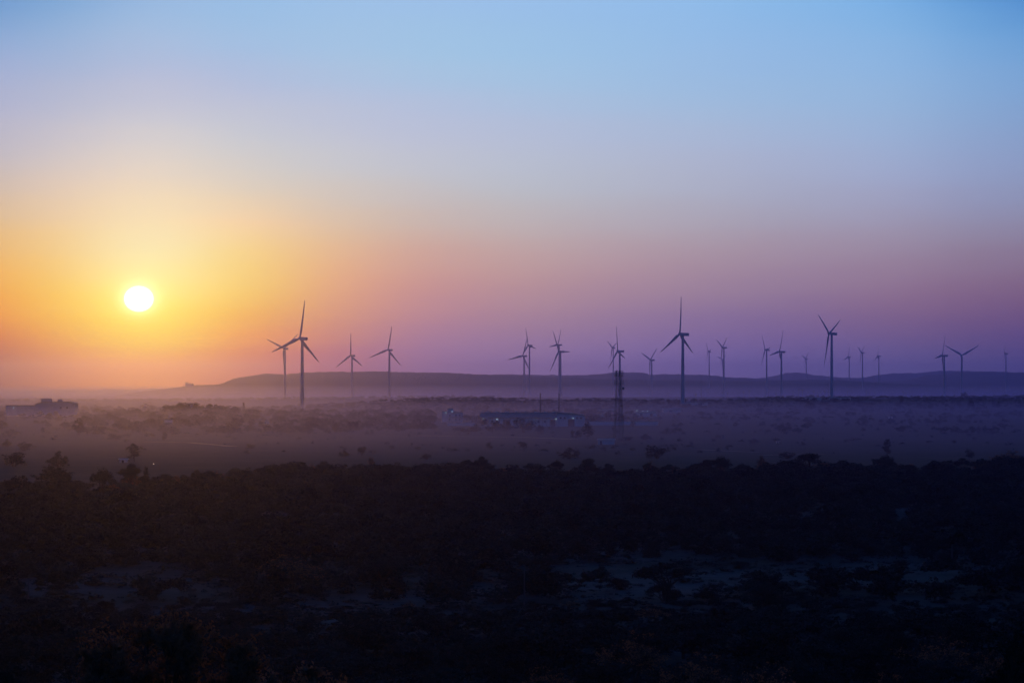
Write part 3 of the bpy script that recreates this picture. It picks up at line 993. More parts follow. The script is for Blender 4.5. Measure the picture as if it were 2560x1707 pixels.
lv = [0]
while lv[-1] < hm - 1.2:
    lv.append(lv[-1] + wid(lv[-1]) * 1.5)
lv[-1] = hm
cs = [(-1, -1), (1, -1), (1, 1), (-1, 1)]
for sx, sy in cs:
    fr.tube([(sx * wid(z), sy * wid(z), z) for z in [-.5] + lv[1:]], 0.09, 5)
for z0, z1 in zip(lv, lv[1:]):
    a0, a1 = wid(z0), wid(z1)
    for k in range(4):
        p, q = cs[k], cs[(k + 1) % 4]
        fr.tube([(p[0] * a0, p[1] * a0, z0), (q[0] * a1, q[1] * a1, z1)], 0.03, 4)
        fr.tube([(q[0] * a0, q[1] * a0, z0), (p[0] * a1, p[1] * a1, z1)], 0.03, 4)
        fr.tube([(p[0] * a1, p[1] * a1, z1), (q[0] * a1, q[1] * a1, z1)], 0.03, 4)
fr.build('frame', 'steel', ma)
la = MB().tube([(-.25, 0, 0), (-.25, 0, hm)], 0.04, 4).tube([(.25, 0, 0), (.25, 0, hm)], 0.04, 4)
for k in range(int(hm / 0.6)):
    la.tube([(-.25, 0, k * .6 + .3), (.25, 0, k * .6 + .3)], 0.03, 4)
la.tube([(.6, .2, 0), (.6, .2, hm - 1)], 0.10, 6)
la.build('ladder', 'steel', ma)
for z in (hm - 6.2, hm - 2.4):
    pf = MB()
    for sx, sy in cs:
        pf.tube([(sx * 1.75, sy * 1.75, z), (-sy * 1.75, sx * 1.75, z)], 0.06, 4)
        pf.tube([(sx * 1.0, sy * 1.0, z), (sx * 1.75, sy * 1.75, z)], 0.06, 4)
    pf.build('platform', 'steel', ma)


def panel_antenna(x, y, z, h):
    m = MB().box(x - .17, x + .17, y - .1, y + .1, z, z + h)
    m.tube([(x, y + .22, z - .4), (x, y + .22, z + h + .3)], 0.05, 5).tube([(x, y + .05, z + h * .2), (x, y + .22, z + h * .2)], .04, 4).tube([(x, y + .05, z + h * .8), (x, y + .22, z + h * .8)], .04, 4)
    m.build('panel_antenna', 'antenna_grey', ma)


for x, y, h in ((-1.85, -.6, 2.5), (-1.15, -1.7, 2.7), (1.75, -.5, 2.6), (0.2, -1.75, 2.4), (.6, 1.7, 2.5), (-.9, 1.7, 2.4)):
    panel_antenna(x, y, hm - 2.7, h)
for x, y, h in ((-1.9, -.4, 1.9), (-1.25, -1.7, 2.0), (1.8, -.8, 2.0), (.5, -1.7, 1.8), (1.2, 1.7, 1.9)):
    panel_antenna(x, y, hm - 6.3, h)
dm = MB()
for k, (rr, yy) in enumerate(((0.05, -1.35), (.3, -1.4), (.6, -1.55), (.62, -1.9), (.6, -1.95), (0.05, -1.95))):
    for j in range(14):
        t = 2 * math.pi * j / 14
        dm.v.append((1.6 + rr * math.cos(t), yy, hm - 8.0 + rr * math.sin(t)))
for k in range(5):
    dm.f += [(k * 14 + j, k * 14 + (j + 1) % 14, (k + 1) * 14 + (j + 1) % 14, (k + 1) * 14 + j) for j in range(14)]
dm.tube([(1.6, -1.4, hm - 8), (1.0, -1.0, hm - 8)], .07, 5)
dm.build('dish_antenna', 'antenna_grey', ma)
tag(ma, 'dark steel lattice phone mast with panel antennas and a dish, in the field', 'mast')

# ------------------------------------------------------------------ poles
def pole_mesh():
    m = MB().tube([(0, 0, -.5), (0, 0, 8.5)], [0.16, 0.11], 6)
    return m.mesh('pole', 'concrete')


def make_power_pole():
    r = empty('power_pole', (0, 0, 0))
    link('pole', pole_mesh(), r)
    MB().box(-1.1, 1.1, -.09, .09, 7.5, 7.68).tube([(-.7, 0, 7.5), (0, .05, 6.8)], .04, 4).tube([(.7, 0, 7.5), (0, .05, 6.8)], .04, 4).build('crossarm', 'steel', r)
    for x in (-.95, .95, 0):
        z = 7.68 if x else 8.5
        MB().tube([(x, 0, z), (x, 0, z + .2), (x, 0, z + .38)], [.05, .1, .06], 6).build('insulator', 'antenna_grey', r)
    return r


PP = [(1859, 976, 988, 4150), (1873, 972.5, 989, 4050), (1914, 980, 989.5, 4200), (1921, 978, 988.5, 4300), (1940, 981, 989.5, 4000), (1983, 976, 988, 4250), (1990, 980, 989, 4100), (1997, 969.5, 988, 3900),
      (2006, 970.5, 988, 3950), (2020, 977, 990, 4200), (2034.5, 975, 988, 4000), (2044, 978, 988, 4300), (2052, 978, 988, 4350), (2062, 973.5, 988.5, 3900), (2070.5, 976, 988, 4200), (2105.5, 982, 988, 4500), (2119, 976, 988, 4100),
      (2166, 975, 988, 4200), (2174.5, 980, 992, 3800), (2188, 976, 988, 4300), (2258, 977, 990, 4000), (2264.6, 979, 990.5, 3950), (2327.6, 984, 990, 4400), (2319.5, 975, 987.5, 4500), (2385, 976, 986, 4500), (2533, 983, 991, 4100), (2537.5, 982.5, 991, 4200),
      (1599.7, 980, 989, 4200), (1670, 979, 989, 4150), (1739.6, 982.5, 1000, 3400), (1805.7, 978, 988, 4200), (1819.8, 980.5, 991, 3900), (629, 986, 992.5, 4700), (671, 985, 991, 4800), (685, 984, 990.5, 4700), (688.5, 984, 990.5, 4850), (831, 981, 991, 4500), (860, 993, 1008, 3300), (485, 1005, 1016, 2650)]
pp = make_power_pole()
for i, (px, yt, yb, D) in enumerate(PP):
    o = pp if i == 0 else copy_tree(pp)
    x = px_x(px, D)
    z = hz(x, D)
    o.location = (x, D, z)
    h = CAMZ - (yt - YH) / F * D - z
    s = min(max(h / 8.8, 0.8), 1.7)
    o.scale = (s, s, h / 8.8)
    o.rotation_euler = (0, 0, random.Random(i).uniform(-.9, .9))
    if px < 1000:
        lab, g = 'tiny power pole with crossarm on the wooded rise near the sun', 'power poles on the rise near the sun'
        if px == 485:
            lab, g = 'power pole standing on the knoll beside the dark block of a house', 'power poles on the rise near the sun'
        if px == 860:
            lab = 'power pole just beyond the second turbine from the sun, before the ridge'
    else:
        lab, g = 'thin power pole with crossarm on the misty rise below the far hills', 'power poles on the misty rise'
    tag(o, lab, 'power pole', g)

# thin guyed measuring mast near the tallest turbine
D = 4300.0
x = px_x(1753, D)
z = hz(x, D)
mm = empty('measuring_mast', (x, D, z))
h = CAMZ - (938 - YH) / F * D - z
MB().tube([(0, 0, -.5), (0, 0, h)], [0.3, 0.2], 5).build('pole', 'steel', mm)
for k in range(3):
    a = k * 2.094 + .4
    MB().tube([(0, 0, h * .9), (math.cos(a) * 16, math.sin(a) * 16, -.5)], 0.03, 3).build('guy_wire', 'steel', mm)
MB().tube([(-1.6, 0, h - .6), (1.6, 0, h - .6)], 0.1, 4).ball((-1.6, 0, h - .3), .3).ball((1.6, 0, h - .3), .3).build('boom', 'steel', mm)
tag(mm, 'very thin tall measuring mast beyond the tallest turbine', 'mast')

# pale posts in the scrub
for px, yt, yb, lab in ((71, 1453, 1512, 'pale concrete post at the end of the clearing near the sun side'), (1311, 1414, 1517, 'tall slim pale pole standing in the scrub in the middle'), (2380, 1362, 1414, 'slim pale post under the grassy bank'),
                        (12.5, 1199, 1222, 'stubby pale gate post, outer one of two beside the thicket'), (34, 1200, 1219, 'stubby pale gate post, inner one of two beside the thicket'), (542, 1053, 1071, 'short dark pole alone in the hazy field below the knoll')):
    b = P(px, yb)
    h = (yb - yt) / F * b.y
    po = empty('post', b)
    w_ = 0.085 if px not in (12.5, 34) else 0.28
    MB().prism([(-w_, -.3), (w_, -.3), (w_ * .8, h), (-w_ * .8, h)], -w_, w_).build('shaft', 'old_concrete' if px != 542 else 'wood', po)
    MB().box(-w_ * 1.15, w_ * 1.15, -w_ * 1.2, w_ * 1.2, h, h + .1).build('cap', 'old_concrete', po)
    tag(po, lab, 'post')

b = P(399, 1177)
h = (1177 - 1160) / F * b.y
lp = empty('lamp_post', b)
MB().tube([(0, 0, -.3), (0, 0, h)], [.09, .06], 6).build('pole', 'wood', lp)
ax_ = (384 - 399) / F * b.y
MB().tube([(0, 0, h - .1), (ax_ * .6, 0, h + .15), (ax_, 0, h + .1)], .04, 5).build('arm', 'steel', lp)
MB().ball((ax_, 0, h - .0), .13).build('lamp', 'lamp_warm', lp)
tag(lp, 'wooden lamp post with a small white light at the thicket edge', 'lamp post')


# ------------------------------------------------------------------ tracks
def track(name, pts, w):
    """A dirt track draped a hand's breadth over the land through points given as pixels of the photograph."""
    ps = [P(*p) for p in pts]
    v, f = [], []
    for i in range(len(ps) - 1):
        for k in range(8):
            v.append(ps[i].lerp(ps[i + 1], k / 8))
    v.append(ps[-1])
    out = []
    for i, p in enumerate(v):
        d = (v[min(i + 1, len(v) - 1)] - v[max(i - 1, 0)])
        n = Vector((-d.y, d.x, 0)).normalized()
        ww = w * (1 + .25 * math.sin(i * 1.7) + .15 * math.sin(i * .6))
        for s in (-1, -.33, .33, 1):
            q = p + n * ww * s
            out.append((q.x, q.y, hz(q.x, q.y) + 0.05))
    f = [(i * 4 + k, i * 4 + k + 1, (i + 1) * 4 + k + 1, (i + 1) * 4 + k) for i in range(len(v) - 1) for k in range(3)]
    me = bpy.data.meshes.new(name)
    me.from_pydata(out, [], f)
    me.materials.append(MATS['dirt'])
    tag(link(name, me), kind='structure')


track('path', [(1040, 1089), (1180, 1091), (1300, 1093), (1440, 1098)], 3.0)
track('path', [(360, 1104), (475, 1106), (520, 1110), (580, 1116)], 2.2)
track('path', [(1900, 1138), (2060, 1135)], 2.0)
track('path', [(1750, 1124), (1900, 1131)], 1.5)

# ------------------------------------------------------------------ vegetation
def leaf_quads(rng, c, size, tall=1.0):
    """A quad of random turn at every point of c."""
    n = len(c)
    a = rng.normal(size=(n, 3))
    a /= np.linalg.norm(a, axis=1, keepdims=True)
    b = np.cross(a, rng.normal(size=(n, 3)))
    b /= np.linalg.norm(b, axis=1, keepdims=True)
    s = size * rng.uniform(0.55, 1.35, size=(n, 1))
    a, b = a * s * tall, b * s * 0.55
    v = np.stack([c - a, c + b, c + a, c - b], axis=1).reshape(-1, 3)
    return v, np.arange(4 * n).reshape(-1, 4)


def lobes_for(kind, rng):
    out = []
    if kind == 'round':
        for _ in range(11):
            d = rng.normal(size=3)
            d /= np.linalg.norm(d)
            q = d * rng.uniform(.5, 1) ** .5
            out.append(((q[0] * .31, q[1] * .31, .52 + q[2] * .31), rng.uniform(.13, .21), .85))
    elif kind == 'flat':
        for _ in range(13):
            t, r = rng.uniform(0, 6.28), rng.uniform(0, 1) ** .6
            out.append(((math.cos(t) * r * .36, math.sin(t) * r * .36, .80 - .22 * r * r + rng.uniform(-.08, .06)), rng.uniform(.11, .18), .55))
    elif kind == 'bush':
        for _ in range(12):
            t, r = rng.uniform(0, 6.28), rng.uniform(0, 1) ** .6
            zc = rng.uniform(.10, .80 - .34 * r)
            out.append(((math.cos(t) * r * .34, math.sin(t) * r * .34, zc), rng.uniform(.13, .2), .9))
    elif kind == 'tall':
        for k in range(9):
            out.append(((rng.uniform(-.14, .14), rng.uniform(-.14, .14), .28 + k * .075), rng.uniform(.2, .3) * (1 - .4 * abs(k - 3.5) / 5), .5))
    elif kind == 'twig':
        for _ in range(9):
            t, r = rng.uniform(0, 6.28), rng.uniform(0, 1) ** .6
            out.append(((math.cos(t) * r * .33, math.sin(t) * r * .33, .68 - .2 * r + rng.uniform(-.12, .12)), rng.uniform(.12, .2), .8))
    return out


def crown_points(rng, lobes, n):
    cl = []
    for (c, r, sq) in lobes:
        m = 16
        d = rng.normal(size=(m, 3))
        d /= np.linalg.norm(d, axis=1, keepdims=True)
        q = d * (rng.uniform(.35, 1.0, size=(m, 1)) ** .5) * r
        q[:, 2] *= sq
        cl.append(np.array(c) + q)
    cl = np.concatenate(cl)
    k = rng.integers(0, len(cl), n)
    sig = rng.uniform(.018, .042, size=(n, 1))
    p = cl[k] + rng.normal(size=(n, 3)) * sig * np.array([1, 1, .7])
    return p[p[:, 2] > 0.03]


def limbs(rng, lobes, kind, twigs=3, thick=.022):
    mb = MB()
    top = .34 if kind in ('round', 'flat', 'twig') else (.12 if kind == 'bush' else .3)
    nst = 1 if kind in ('round', 'tall') else 3
    for s in range(nst):
        a = 2.1 * s + rng.uniform(0, 1)
        bx, by = (math.cos(a) * .03, math.sin(a) * .03) if nst > 1 else (0, 0)
        tx, ty = math.cos(a) * .09 * (nst > 1), math.sin(a) * .09 * (nst > 1)
        mb.tube([(bx, by, -.03), ((bx + tx) / 2 + .015, (by + ty) / 2, top * .55), (tx, ty, top)], [thick * 1.25, thick, thick * .8], 6)
        for i, (c, r, sq) in enumerate(lobes):
            if i % nst != s:
                continue
            c = Vector(c)
            st = Vector((tx, ty, top * rng.uniform(.8, 1)))
            md = st.lerp(c, .5) + Vector((rng.uniform(-.04, .04), rng.uniform(-.04, .04), rng.uniform(-.02, .05)))
            mb.tube([st, md, c], [thick * .6, thick * .38, thick * .18], 5)
            for _ in range(twigs):
                d = Vector(rng.normal(size=3)).normalized()
                d.z = abs(d.z) * .8
                e = c + d * r * rng.uniform(.8, 1.5)
                mb.tube([md.lerp(c, rng.uniform(.5, 1)), c.lerp(e, .55) + Vector((0, 0, .01)), e], [thick * .2, thick * .12, thick * .05], 4)
    return mb


def proto(kind, seed, nleaf, size, leaf='leaf', twigs=3, thick=.022):
    rng = np.random.default_rng(seed)
    lb = lobes_for(kind, rng)
    v, q = leaf_quads(rng, crown_points(rng, lb, nleaf), size)
    return np_mesh('crown', v, q, leaf), limbs(rng, lb, kind, twigs, thick).mesh('trunk', 'bark')


def plant(name, pr, p, w, h, rz, label, cat, group=None, parts=True):
    r = empty(name, (p[0], p[1], p[2] - .05), rz)
    r.scale = (w, w, h)
    link('crown', pr[0], r)
    link('trunk', pr[1], r)
    tag(r, label, cat, group)
    return r


MID = {'round': [proto('round', s, 1500, .030) for s in (1, 2, 3)], 'flat': [proto('flat', s, 1400, .030) for s in (4, 5, 6)], 'bush': [proto('bush', s, 1500, .032) for s in (7, 8, 9)], 'tall': [proto('tall', s, 1100, .03) for s in (10,)], 'twig': [proto('twig', s, 380, .022, 'leaf', 12) for s in (11, 12)]}
NEAR = {'flat': [proto('flat', s, 5200, .017, 'leaf', 6) for s in (21, 22, 23)], 'bush': [proto('bush', s, 6500, .017, 'leaf', 6) for s in (24, 25, 26)], 'round': [proto('round', s, 5500, .017, 'leaf', 6) for s in (27, 28)], 'twig': [proto('twig', s, 1500, .014, 'dry_leaf', 16) for s in (29, 30)]}

# trees of the plain one can tell apart: pixel x, width, top row, foot row, kind, label
TREES = [
    (196, 44, 1048, 1088, 'round', 'dark round tree standing well out in the haze below the factory'),
    (126, 28, 1031, 1053, 'round', 'small hazy tree in front of the factory wall'),
    (145, 24, 1036, 1053, 'bush', 'low hazy bush before the high part of the factory'),
    (18, 28, 1093, 1117, 'bush', 'upper of the rounded trees at the picture edge below the factory'),
    (62, 42, 1098, 1127, 'bush', 'broad dark tree next to the edge pair, below the factory'),
    (34, 62, 1116, 1166, 'bush', 'big dark tree at the edge in front of two smaller ones'),
    (147, 58, 1120, 1168, 'bush', 'big dusky round tree behind the pointed thicket tree'),
    (336, 40, 1110, 1154, 'tall', 'upright ragged tree behind the tiny pale roofed hut'),
    (245, 28, 1029, 1046, 'bush', 'faint bush between factory and stone crusher'),
    (270, 30, 1030, 1049, 'round', 'faint round tree between factory and stone crusher'),
    (159, 36, 1051, 1069, 'bush', 'hazy spreading bush beside the well-out round tree'),
    (235, 36, 1047, 1066, 'bush', 'hazy low tree on the far side of the well-out round tree'),
    (338, 30, 1058, 1077, 'bush', 'lone low tree in the haze below the stone crusher'),
    (408, 22, 1077, 1105, 'round', 'slim tree in front of the blank billboard'),
    (290, 44, 1078, 1100, 'bush', 'long low bush in the field below the stone crusher'),
    (27, 56, 1070, 1086, 'bush', 'wide flat bush at the edge below the factory wing'),
    (447, 30, 1005, 1024, 'round', 'big round tree on top of the knoll'),
    (498, 10, 1013, 1023, 'round', 'little tree at the end of the knoll top'),
    (609, 9, 1006, 1031, 'tall', 'narrow column shaped tree on the end of the knoll'),
    (591, 25, 1018, 1036, 'round', 'bushy tree beside the narrow column shaped one'),
    (632, 46, 1020, 1043, 'round', 'wide dark tree beyond the narrow column shaped one'),
    (470, 32, 1040, 1063, 'bush', 'hazy round bush under the knoll, first of two'),
    (515, 40, 1039, 1061, 'bush', 'hazy wide bush under the knoll, second of two'),
    (595, 34, 1040, 1069, 'round', 'broad tree below the column shaped one'),
    (630, 22, 1045, 1067, 'round', 'slim tree beside the little house among trees'),
    (660, 32, 1051, 1073, 'round', 'dark tree in front of the little house'),
    (705, 32, 1038, 1061, 'round', 'upper dark tree between little house and big turbine foot'),
    (713, 40, 1054, 1073, 'bush', 'lower dark bush between little house and big turbine foot'),
    (740, 30, 1034, 1051, 'flat', 'ragged flat tree just before the big turbine foot'),
    (791, 38, 1041, 1063, 'round', 'round tree just past the big turbine foot'),
    (810, 30, 1057, 1079, 'round', 'middle tree of the clump past the big turbine foot'),
    (837, 24, 1056, 1083, 'round', 'darkest round tree of the clump past the big turbine foot'),
    (882, 32, 1049, 1080, 'round', 'hazy tree standing apart from the clump past the big turbine'),
    (940, 44, 1038, 1060, 'bush', 'hazy spreading tree between the clump and the white house'),
    (1000, 40, 1032, 1056, 'bush', 'faint hedge like tree short of the white house'),
    (627, 26, 1103, 1123, 'bush', 'lone faint bush in the open field before the thicket'),
    (1306, 70, 1045, 1081, 'round', 'big dark spreading tree in front of the long hall'),
    (1231, 56, 1052, 1081, 'round', 'dark tree before the low end of the long hall'),
    (1210, 30, 1044, 1071, 'round', 'dark tree at the low end corner of the long hall'),
    (1268, 34, 1047, 1076, 'bush', 'dark bush between the two trees before the long hall'),
    (1352, 30, 1056, 1080, 'bush', 'bush before the long hall beside the big spreading tree'),
    (1160, 60, 1062, 1080, 'bush', 'low dark bush in front of the short white wall'),
    (1190, 34, 1056, 1080, 'bush', 'bush between the short white wall and the long hall'),
    (1083, 44, 1037, 1061, 'round', 'dark tree beside the white house'),
    (1180, 56, 1035, 1056, 'round', 'dark tree between white house and long hall'),
    (1263, 20, 1019, 1032, 'round', 'small tree rising behind the long hall roof'),
    (1226, 24, 1104, 1125, 'round', 'faint tree in the open field, first of two below the hall'),
    (1308, 34, 1100, 1127, 'round', 'faint taller tree in the open field, second of two below the hall'),
    (1424, 54, 1113, 1147, 'bush', 'dusky broad tree at the thicket edge before the mast'),
    (1470, 38, 1056, 1097, 'round', 'dark tree at the end of the long pale wall'),
    (1440, 30, 1066, 1096, 'bush', 'bush below the gabled end of the long hall'),
    (1582, 20, 1051, 1069, 'round', 'round tree before the long pale wall beyond the mast'),
    (1585, 18, 1032, 1044, 'round', 'small tree beside the shed with three lamps'),
    (1643, 60, 1099, 1146, 'bush', 'large dusky round tree standing clear above the thicket'),
    (1613, 36, 1080, 1099, 'bush', 'wide low tree behind the large dusky round one'),
    (1570, 32, 1086, 1101, 'bush', 'low bush next to the foot of the lattice mast'),
    (1899, 24, 1017, 1033, 'round', 'round tree in the bluish field below the dark turbine pair'),
    (1861, 32, 1035, 1049, 'bush', 'low tree in the bluish field below the pale thin turbine'),
    (1947, 20, 1040, 1053, 'bush', 'small bush in the bluish field under the far peak'),
    (2021, 22, 1037, 1051, 'bush', 'small dark tree below the very long bluish shed'),
    (2025, 36, 1004, 1026, 'round', 'broad faint tree in front of the very long bluish shed'),
    (2058, 22, 1003, 1016, 'round', 'little tree at the middle of the very long bluish shed'),
    (2127, 30, 1027, 1043, 'round', 'dim tree below the end of the very long bluish shed'),
    (2159, 26, 1037, 1057, 'round', 'darker round tree in the bluish field past the long shed'),
    (2177, 22, 1006, 1018, 'flat', 'flat tree on the rise below the last of three small turbines'),
    (2253, 15, 990, 1014, 'tall', 'upright tree breaking the skyline of the rise'),
    (2327, 18, 1010, 1024, 'round', 'dark little tree below the turbine with raised blade'),
    (2381, 14, 1013, 1024, 'bush', 'little bush just under the head-on turbine'),
    (2397, 14, 1006, 1020, 'round', 'small tree right below the head-on turbine'),
    (2411, 20, 979, 994, 'round', 'round tree on the crest beside the head-on turbine foot'),
    (2428, 22, 999, 1023, 'round', 'larger dark tree on the slope beyond the head-on turbine'),
    (2442, 24, 1013, 1026, 'bush', 'bush leaning on the larger dark slope tree'),
    (2497, 12, 1003, 1023, 'tall', 'slim dark tree under the edge-on turbine'),
    (2513, 22, 983, 994, 'bush', 'low round tree on the crest under the edge-on turbine'),
    (2218, 26, 1098, 1142, 'tall', 'tall faint tree rising from the thicket edge'),
    (2423, 28, 1122, 1148, 'round', 'faint round tree just over the thicket edge'),
    (1968, 48, 1124, 1147, 'bush', 'wide faint bush behind the thicket edge'),
    (904, 28, 1112, 1142, 'round', 'faint upright tree just over the thicket, taller of a pair'),
    (860, 30, 1121, 1142, 'bush', 'faint bush just over the thicket, shorter of a pair'),
    (1067, 32, 1129, 1148, 'bush', 'dim bush at the thicket edge below the white house'),
    (1800, 24, 1082, 1096, 'bush', 'dim bush alone in the wide bluish field'),
    (1885, 30, 1092, 1108, 'bush', 'dim rounded bush in the field over the thicket'),
]
for i, (px, wpx, yt, yb, kind, lab) in enumerate(TREES):
    p = P(px, yb)
    sc = p.y / F
    ps = MID[kind]
    f = 1.1 if kind != 'tall' else 1.5
    plant('tree', ps[i % len(ps)], p, wpx * sc * f, (yb - yt) * sc * 1.06, (i * 2.4) % 6.28, lab, 'tree', 'trees scattered over the hazy plain')


def mass(name, items, protos, label, m='leaf_mass'):
    """Far growth nobody could count, as one mesh: items = (x, y, z, width, height)."""
    V, Q, n = [], [], 0
    for k, (x, y, z, w, h) in enumerate(items):
        v, q = protos[k % len(protos)]
        t = k * 2.399
        c, s = math.cos(t), math.sin(t)
        a = np.empty_like(v)
        a[:, 0] = (v[:, 0] * c - v[:, 1] * s) * w + x
        a[:, 1] = (v[:, 0] * s + v[:, 1] * c) * w + y
        a[:, 2] = v[:, 2] * h + z - .1
        V.append(a)
        Q.append(q + n)
        n += len(v)
    o = link(name, np_mesh(name, np.concatenate(V), np.concatenate(Q), m))
    tag(o, label, None, None, 'stuff')
    return o


def light_crowns(kinds, n, size):
    out = []
    for s, k in enumerate(kinds):
        rng = np.random.default_rng(100 + s)
        out.append(leaf_quads(rng, crown_points(rng, lobes_for(k, rng), n), size))
    return out


rng = np.random.default_rng(7)
# woods along the low rises and thin scrub over the plain
items = []
for D0, D1, u0, u1, n, hh in ((3150, 3750, 720, 2620, 1500, 3.8), (4650, 5200, -60, 1250, 700, 4.0), (3900, 4500, 1750, 2640, 700, 3.8), (2420, 2560, 300, 590, 40, 2.0), (3000, 3400, -40, 420, 90, 4.0), (2250, 2420, 40, 340, 60, 3.0)):
    for _ in range(n):
        D = rng.uniform(D0, D1)
        u = rng.uniform(u0, u1)
        x = px_x(u, D)
        h = hh * rng.uniform(.55, 1.25)
        items.append((x, D, hz(x, D), h * rng.uniform(1.3, 2.4), h))
mass('treeline', items, light_crowns(['round', 'flat', 'bush', 'round', 'bush'], 170, .075), 'low dark woods covering the distant rises')
items = []
for _ in range(1500):
    D = 1050 * (3.2 ** rng.uniform(0, 1) ** .7)
    u = rng.uniform(-150, 2710)
    x = px_x(u, D)
    if noise2(x, D, 420, 9) < -.05 and rng.uniform() < .8:
        continue
    h = rng.uniform(.8, 2.4) * (1 + .6 * (D > 1600) * rng.uniform())
    items.append((x, D, hz(x, D), h * rng.uniform(1.3, 2.2), h))
mass('undergrowth', items, light_crowns(['bush', 'flat', 'bush'], 150, .075), 'low scattered scrub over the hazy fields')

items = []
while len(items) < 1300:
    D = rng.uniform(1500, 3250)
    u = rng.uniform(-60, 2640)
    x = px_x(u, D)
    if noise2(x, D, 260, 5) + .5 * noise2(x, D, 90, 6) < .25 + .25 * (u > 1500) or 1180 < u < 1460 and 1790 < D < 1860 or 1095 < u < 1165 and 2020 < D < 2060:
        continue
    if (1195 < u < 1470 and D < 1815) or (1470 < u < 1650 and D < 1880) or (1095 < u < 1190 and D < 2045) or (10 < u < 190 and D < 2470 and rng.uniform() < .8):
        continue
    h = rng.uniform(2.4, 6.0) * (1 if u < 1600 else .75)
    items.append((x, D, hz(x, D), h * rng.uniform(1.2, 2.1), h))
while len(items) < 1620:
    D = rng.uniform(1650, 2600)
    u = rng.uniform(-40, 1090)
    x = px_x(u, D)
    if noise2(x, D, 120, 15) + .4 * noise2(x, D, 50, 16) < .15 or (10 < u < 190 and D < 2470):
        continue
    h = rng.uniform(3.5, 7.5)
    items.append((x, D, hz(x, D), h * rng.uniform(1.1, 1.8), h))
mass('woods', items, light_crowns(['round', 'bush', 'round', 'flat', 'bush'], 330, .06), 'scattered dark groves and hedges over the hazy plain', 'leaf')

# the thicket beyond the clearing
EDGE_X = [-300, 0, 60, 110, 150, 200, 250, 330, 400, 500, 640, 720, 900, 1280, 1500, 1650, 1800, 2000, 2300, 2430, 2520, 2900]
EDGE_Y = [1190, 1195, 1188, 1185, 1168, 1190, 1200, 1175, 1170, 1172, 1158, 1148, 1148, 1150, 1153, 1154, 1147, 1144, 1148, 1144, 1130, 1125]


def far_edge(u):
    return (CAMZ - 4.6) * F / (np.interp(u, EDGE_X, EDGE_Y) - YH)


CLEAR = [(330, 1466, 250, 40), (950, 1517, 280, 14), (1060, 1438, 230, 12), (1690, 1442, 390, 46), (2150, 1438, 310, 38), (2262, 1290, 56, 20), (1560, 1118, 0.1, 0.1), (820, 1515, 120, 14), (1500, 1508, 150, 22), (2460, 1440, 150, 30)]


def in_clearing(x, y, z):
    u, v = 1280 + F * x / y, YH + F * (CAMZ - z) / y
    return any(((u - a) / ra) ** 2 + ((v - b) / rb) ** 2 < 1 for a, b, ra, rb in CLEAR)


# shrubs of the clearing that stand alone: x, width, top, foot, kind, label
CLEARING = [
    (370, 100, 1425, 1492, 'bush', 'wide dark shrub alone in the pale clearing under the sun'),
    (155, 90, 1440, 1472, 'bush', 'low wide shrub near the concrete post in the clearing'),
    (265, 70, 1486, 1532, 'bush', 'dark shrub in the clearing, behind the leafy shrub close by'),
    (150, 90, 1468, 1492, 'bush', 'flattened shrub at the near side of the concrete post'),
    (240, 60, 1430, 1462, 'bush', 'shrub on the far rim of the clearing under the sun'),
    (1548, 74, 1430, 1474, 'bush', 'paired dark shrubs on the pale ground under the lattice mast'),
    (1661, 100, 1443, 1502, 'bush', 'broad bushy shrub on the pale ground under the tallest turbine'),
    (1785, 104, 1443, 1500, 'bush', 'broad shrub next to the largest one on the pale ground'),
    (1908, 136, 1423, 1524, 'bush', 'largest dark shrub on the pale ground of the clearing'),
    (2000, 74, 1471, 1500, 'bush', 'low shrub leaning from the largest one in the clearing'),
    (1982, 20, 1418, 1437, 'bush', 'tiny round shrub on the pale ground, first of two'),
    (2026, 28, 1418, 1446, 'bush', 'small round shrub on the pale ground, second of two'),
    (2135, 54, 1448, 1475, 'bush', 'lone shrub in the middle of the dark green flat'),
    (2110, 48, 1486, 1504, 'bush', 'low shrub at the near rim of the dark green flat'),
    (1849, 74, 1393, 1420, 'bush', 'shrub at the foot of the thicket over the largest clearing shrub'),
    (2248, 58, 1393, 1428, 'bush', 'shrub at the thicket foot near the slim pale post'),
    (2310, 20, 1396, 1431, 'twig', 'narrow upright bush near the slim pale post'),
    (2510, 44, 1418, 1460, 'bush', 'dark shrub past the slim pale post at the clearing end'),
    (1780, 30, 1522, 1542, 'bush', 'small dark shrub alone on the near pale strip'),
    (1632, 124, 1503, 1570, 'twig', 'twiggy spreading shrub on the near edge of the pale strip'),
    (1504, 24, 1408, 1428, 'bush', 'tiny shrub on the far edge of the pale ground below the mast'),
    (1622, 38, 1426, 1440, 'bush', 'flat little shrub on the far edge under the tallest turbine'),
    (1484, 64, 1490, 1515, 'bush', 'first shrub of the low row on the near pale strip'),
    (1533, 54, 1491, 1517, 'bush', 'second shrub of the low row on the near pale strip'),
    (1568, 44, 1488, 1506, 'bush', 'third shrub of the low row on the near pale strip'),
    (1425, 64, 1490, 1536, 'twig', 'twiggy shrub beyond the tall slim pole'),
    (1716, 74, 1490, 1513, 'bush', 'low shrub right before the two broad ones in the clearing'),
    (1360, 110, 1378, 1420, 'bush', 'dark round shrub just beyond the tall slim pole'),
    (990, 110, 1374, 1412, 'bush', 'dark round shrub at the thicket foot in the middle'),
    (1025, 40, 1497, 1530, 'twig', 'thin twiggy bush on the pale strip in the middle'),
]
used = []
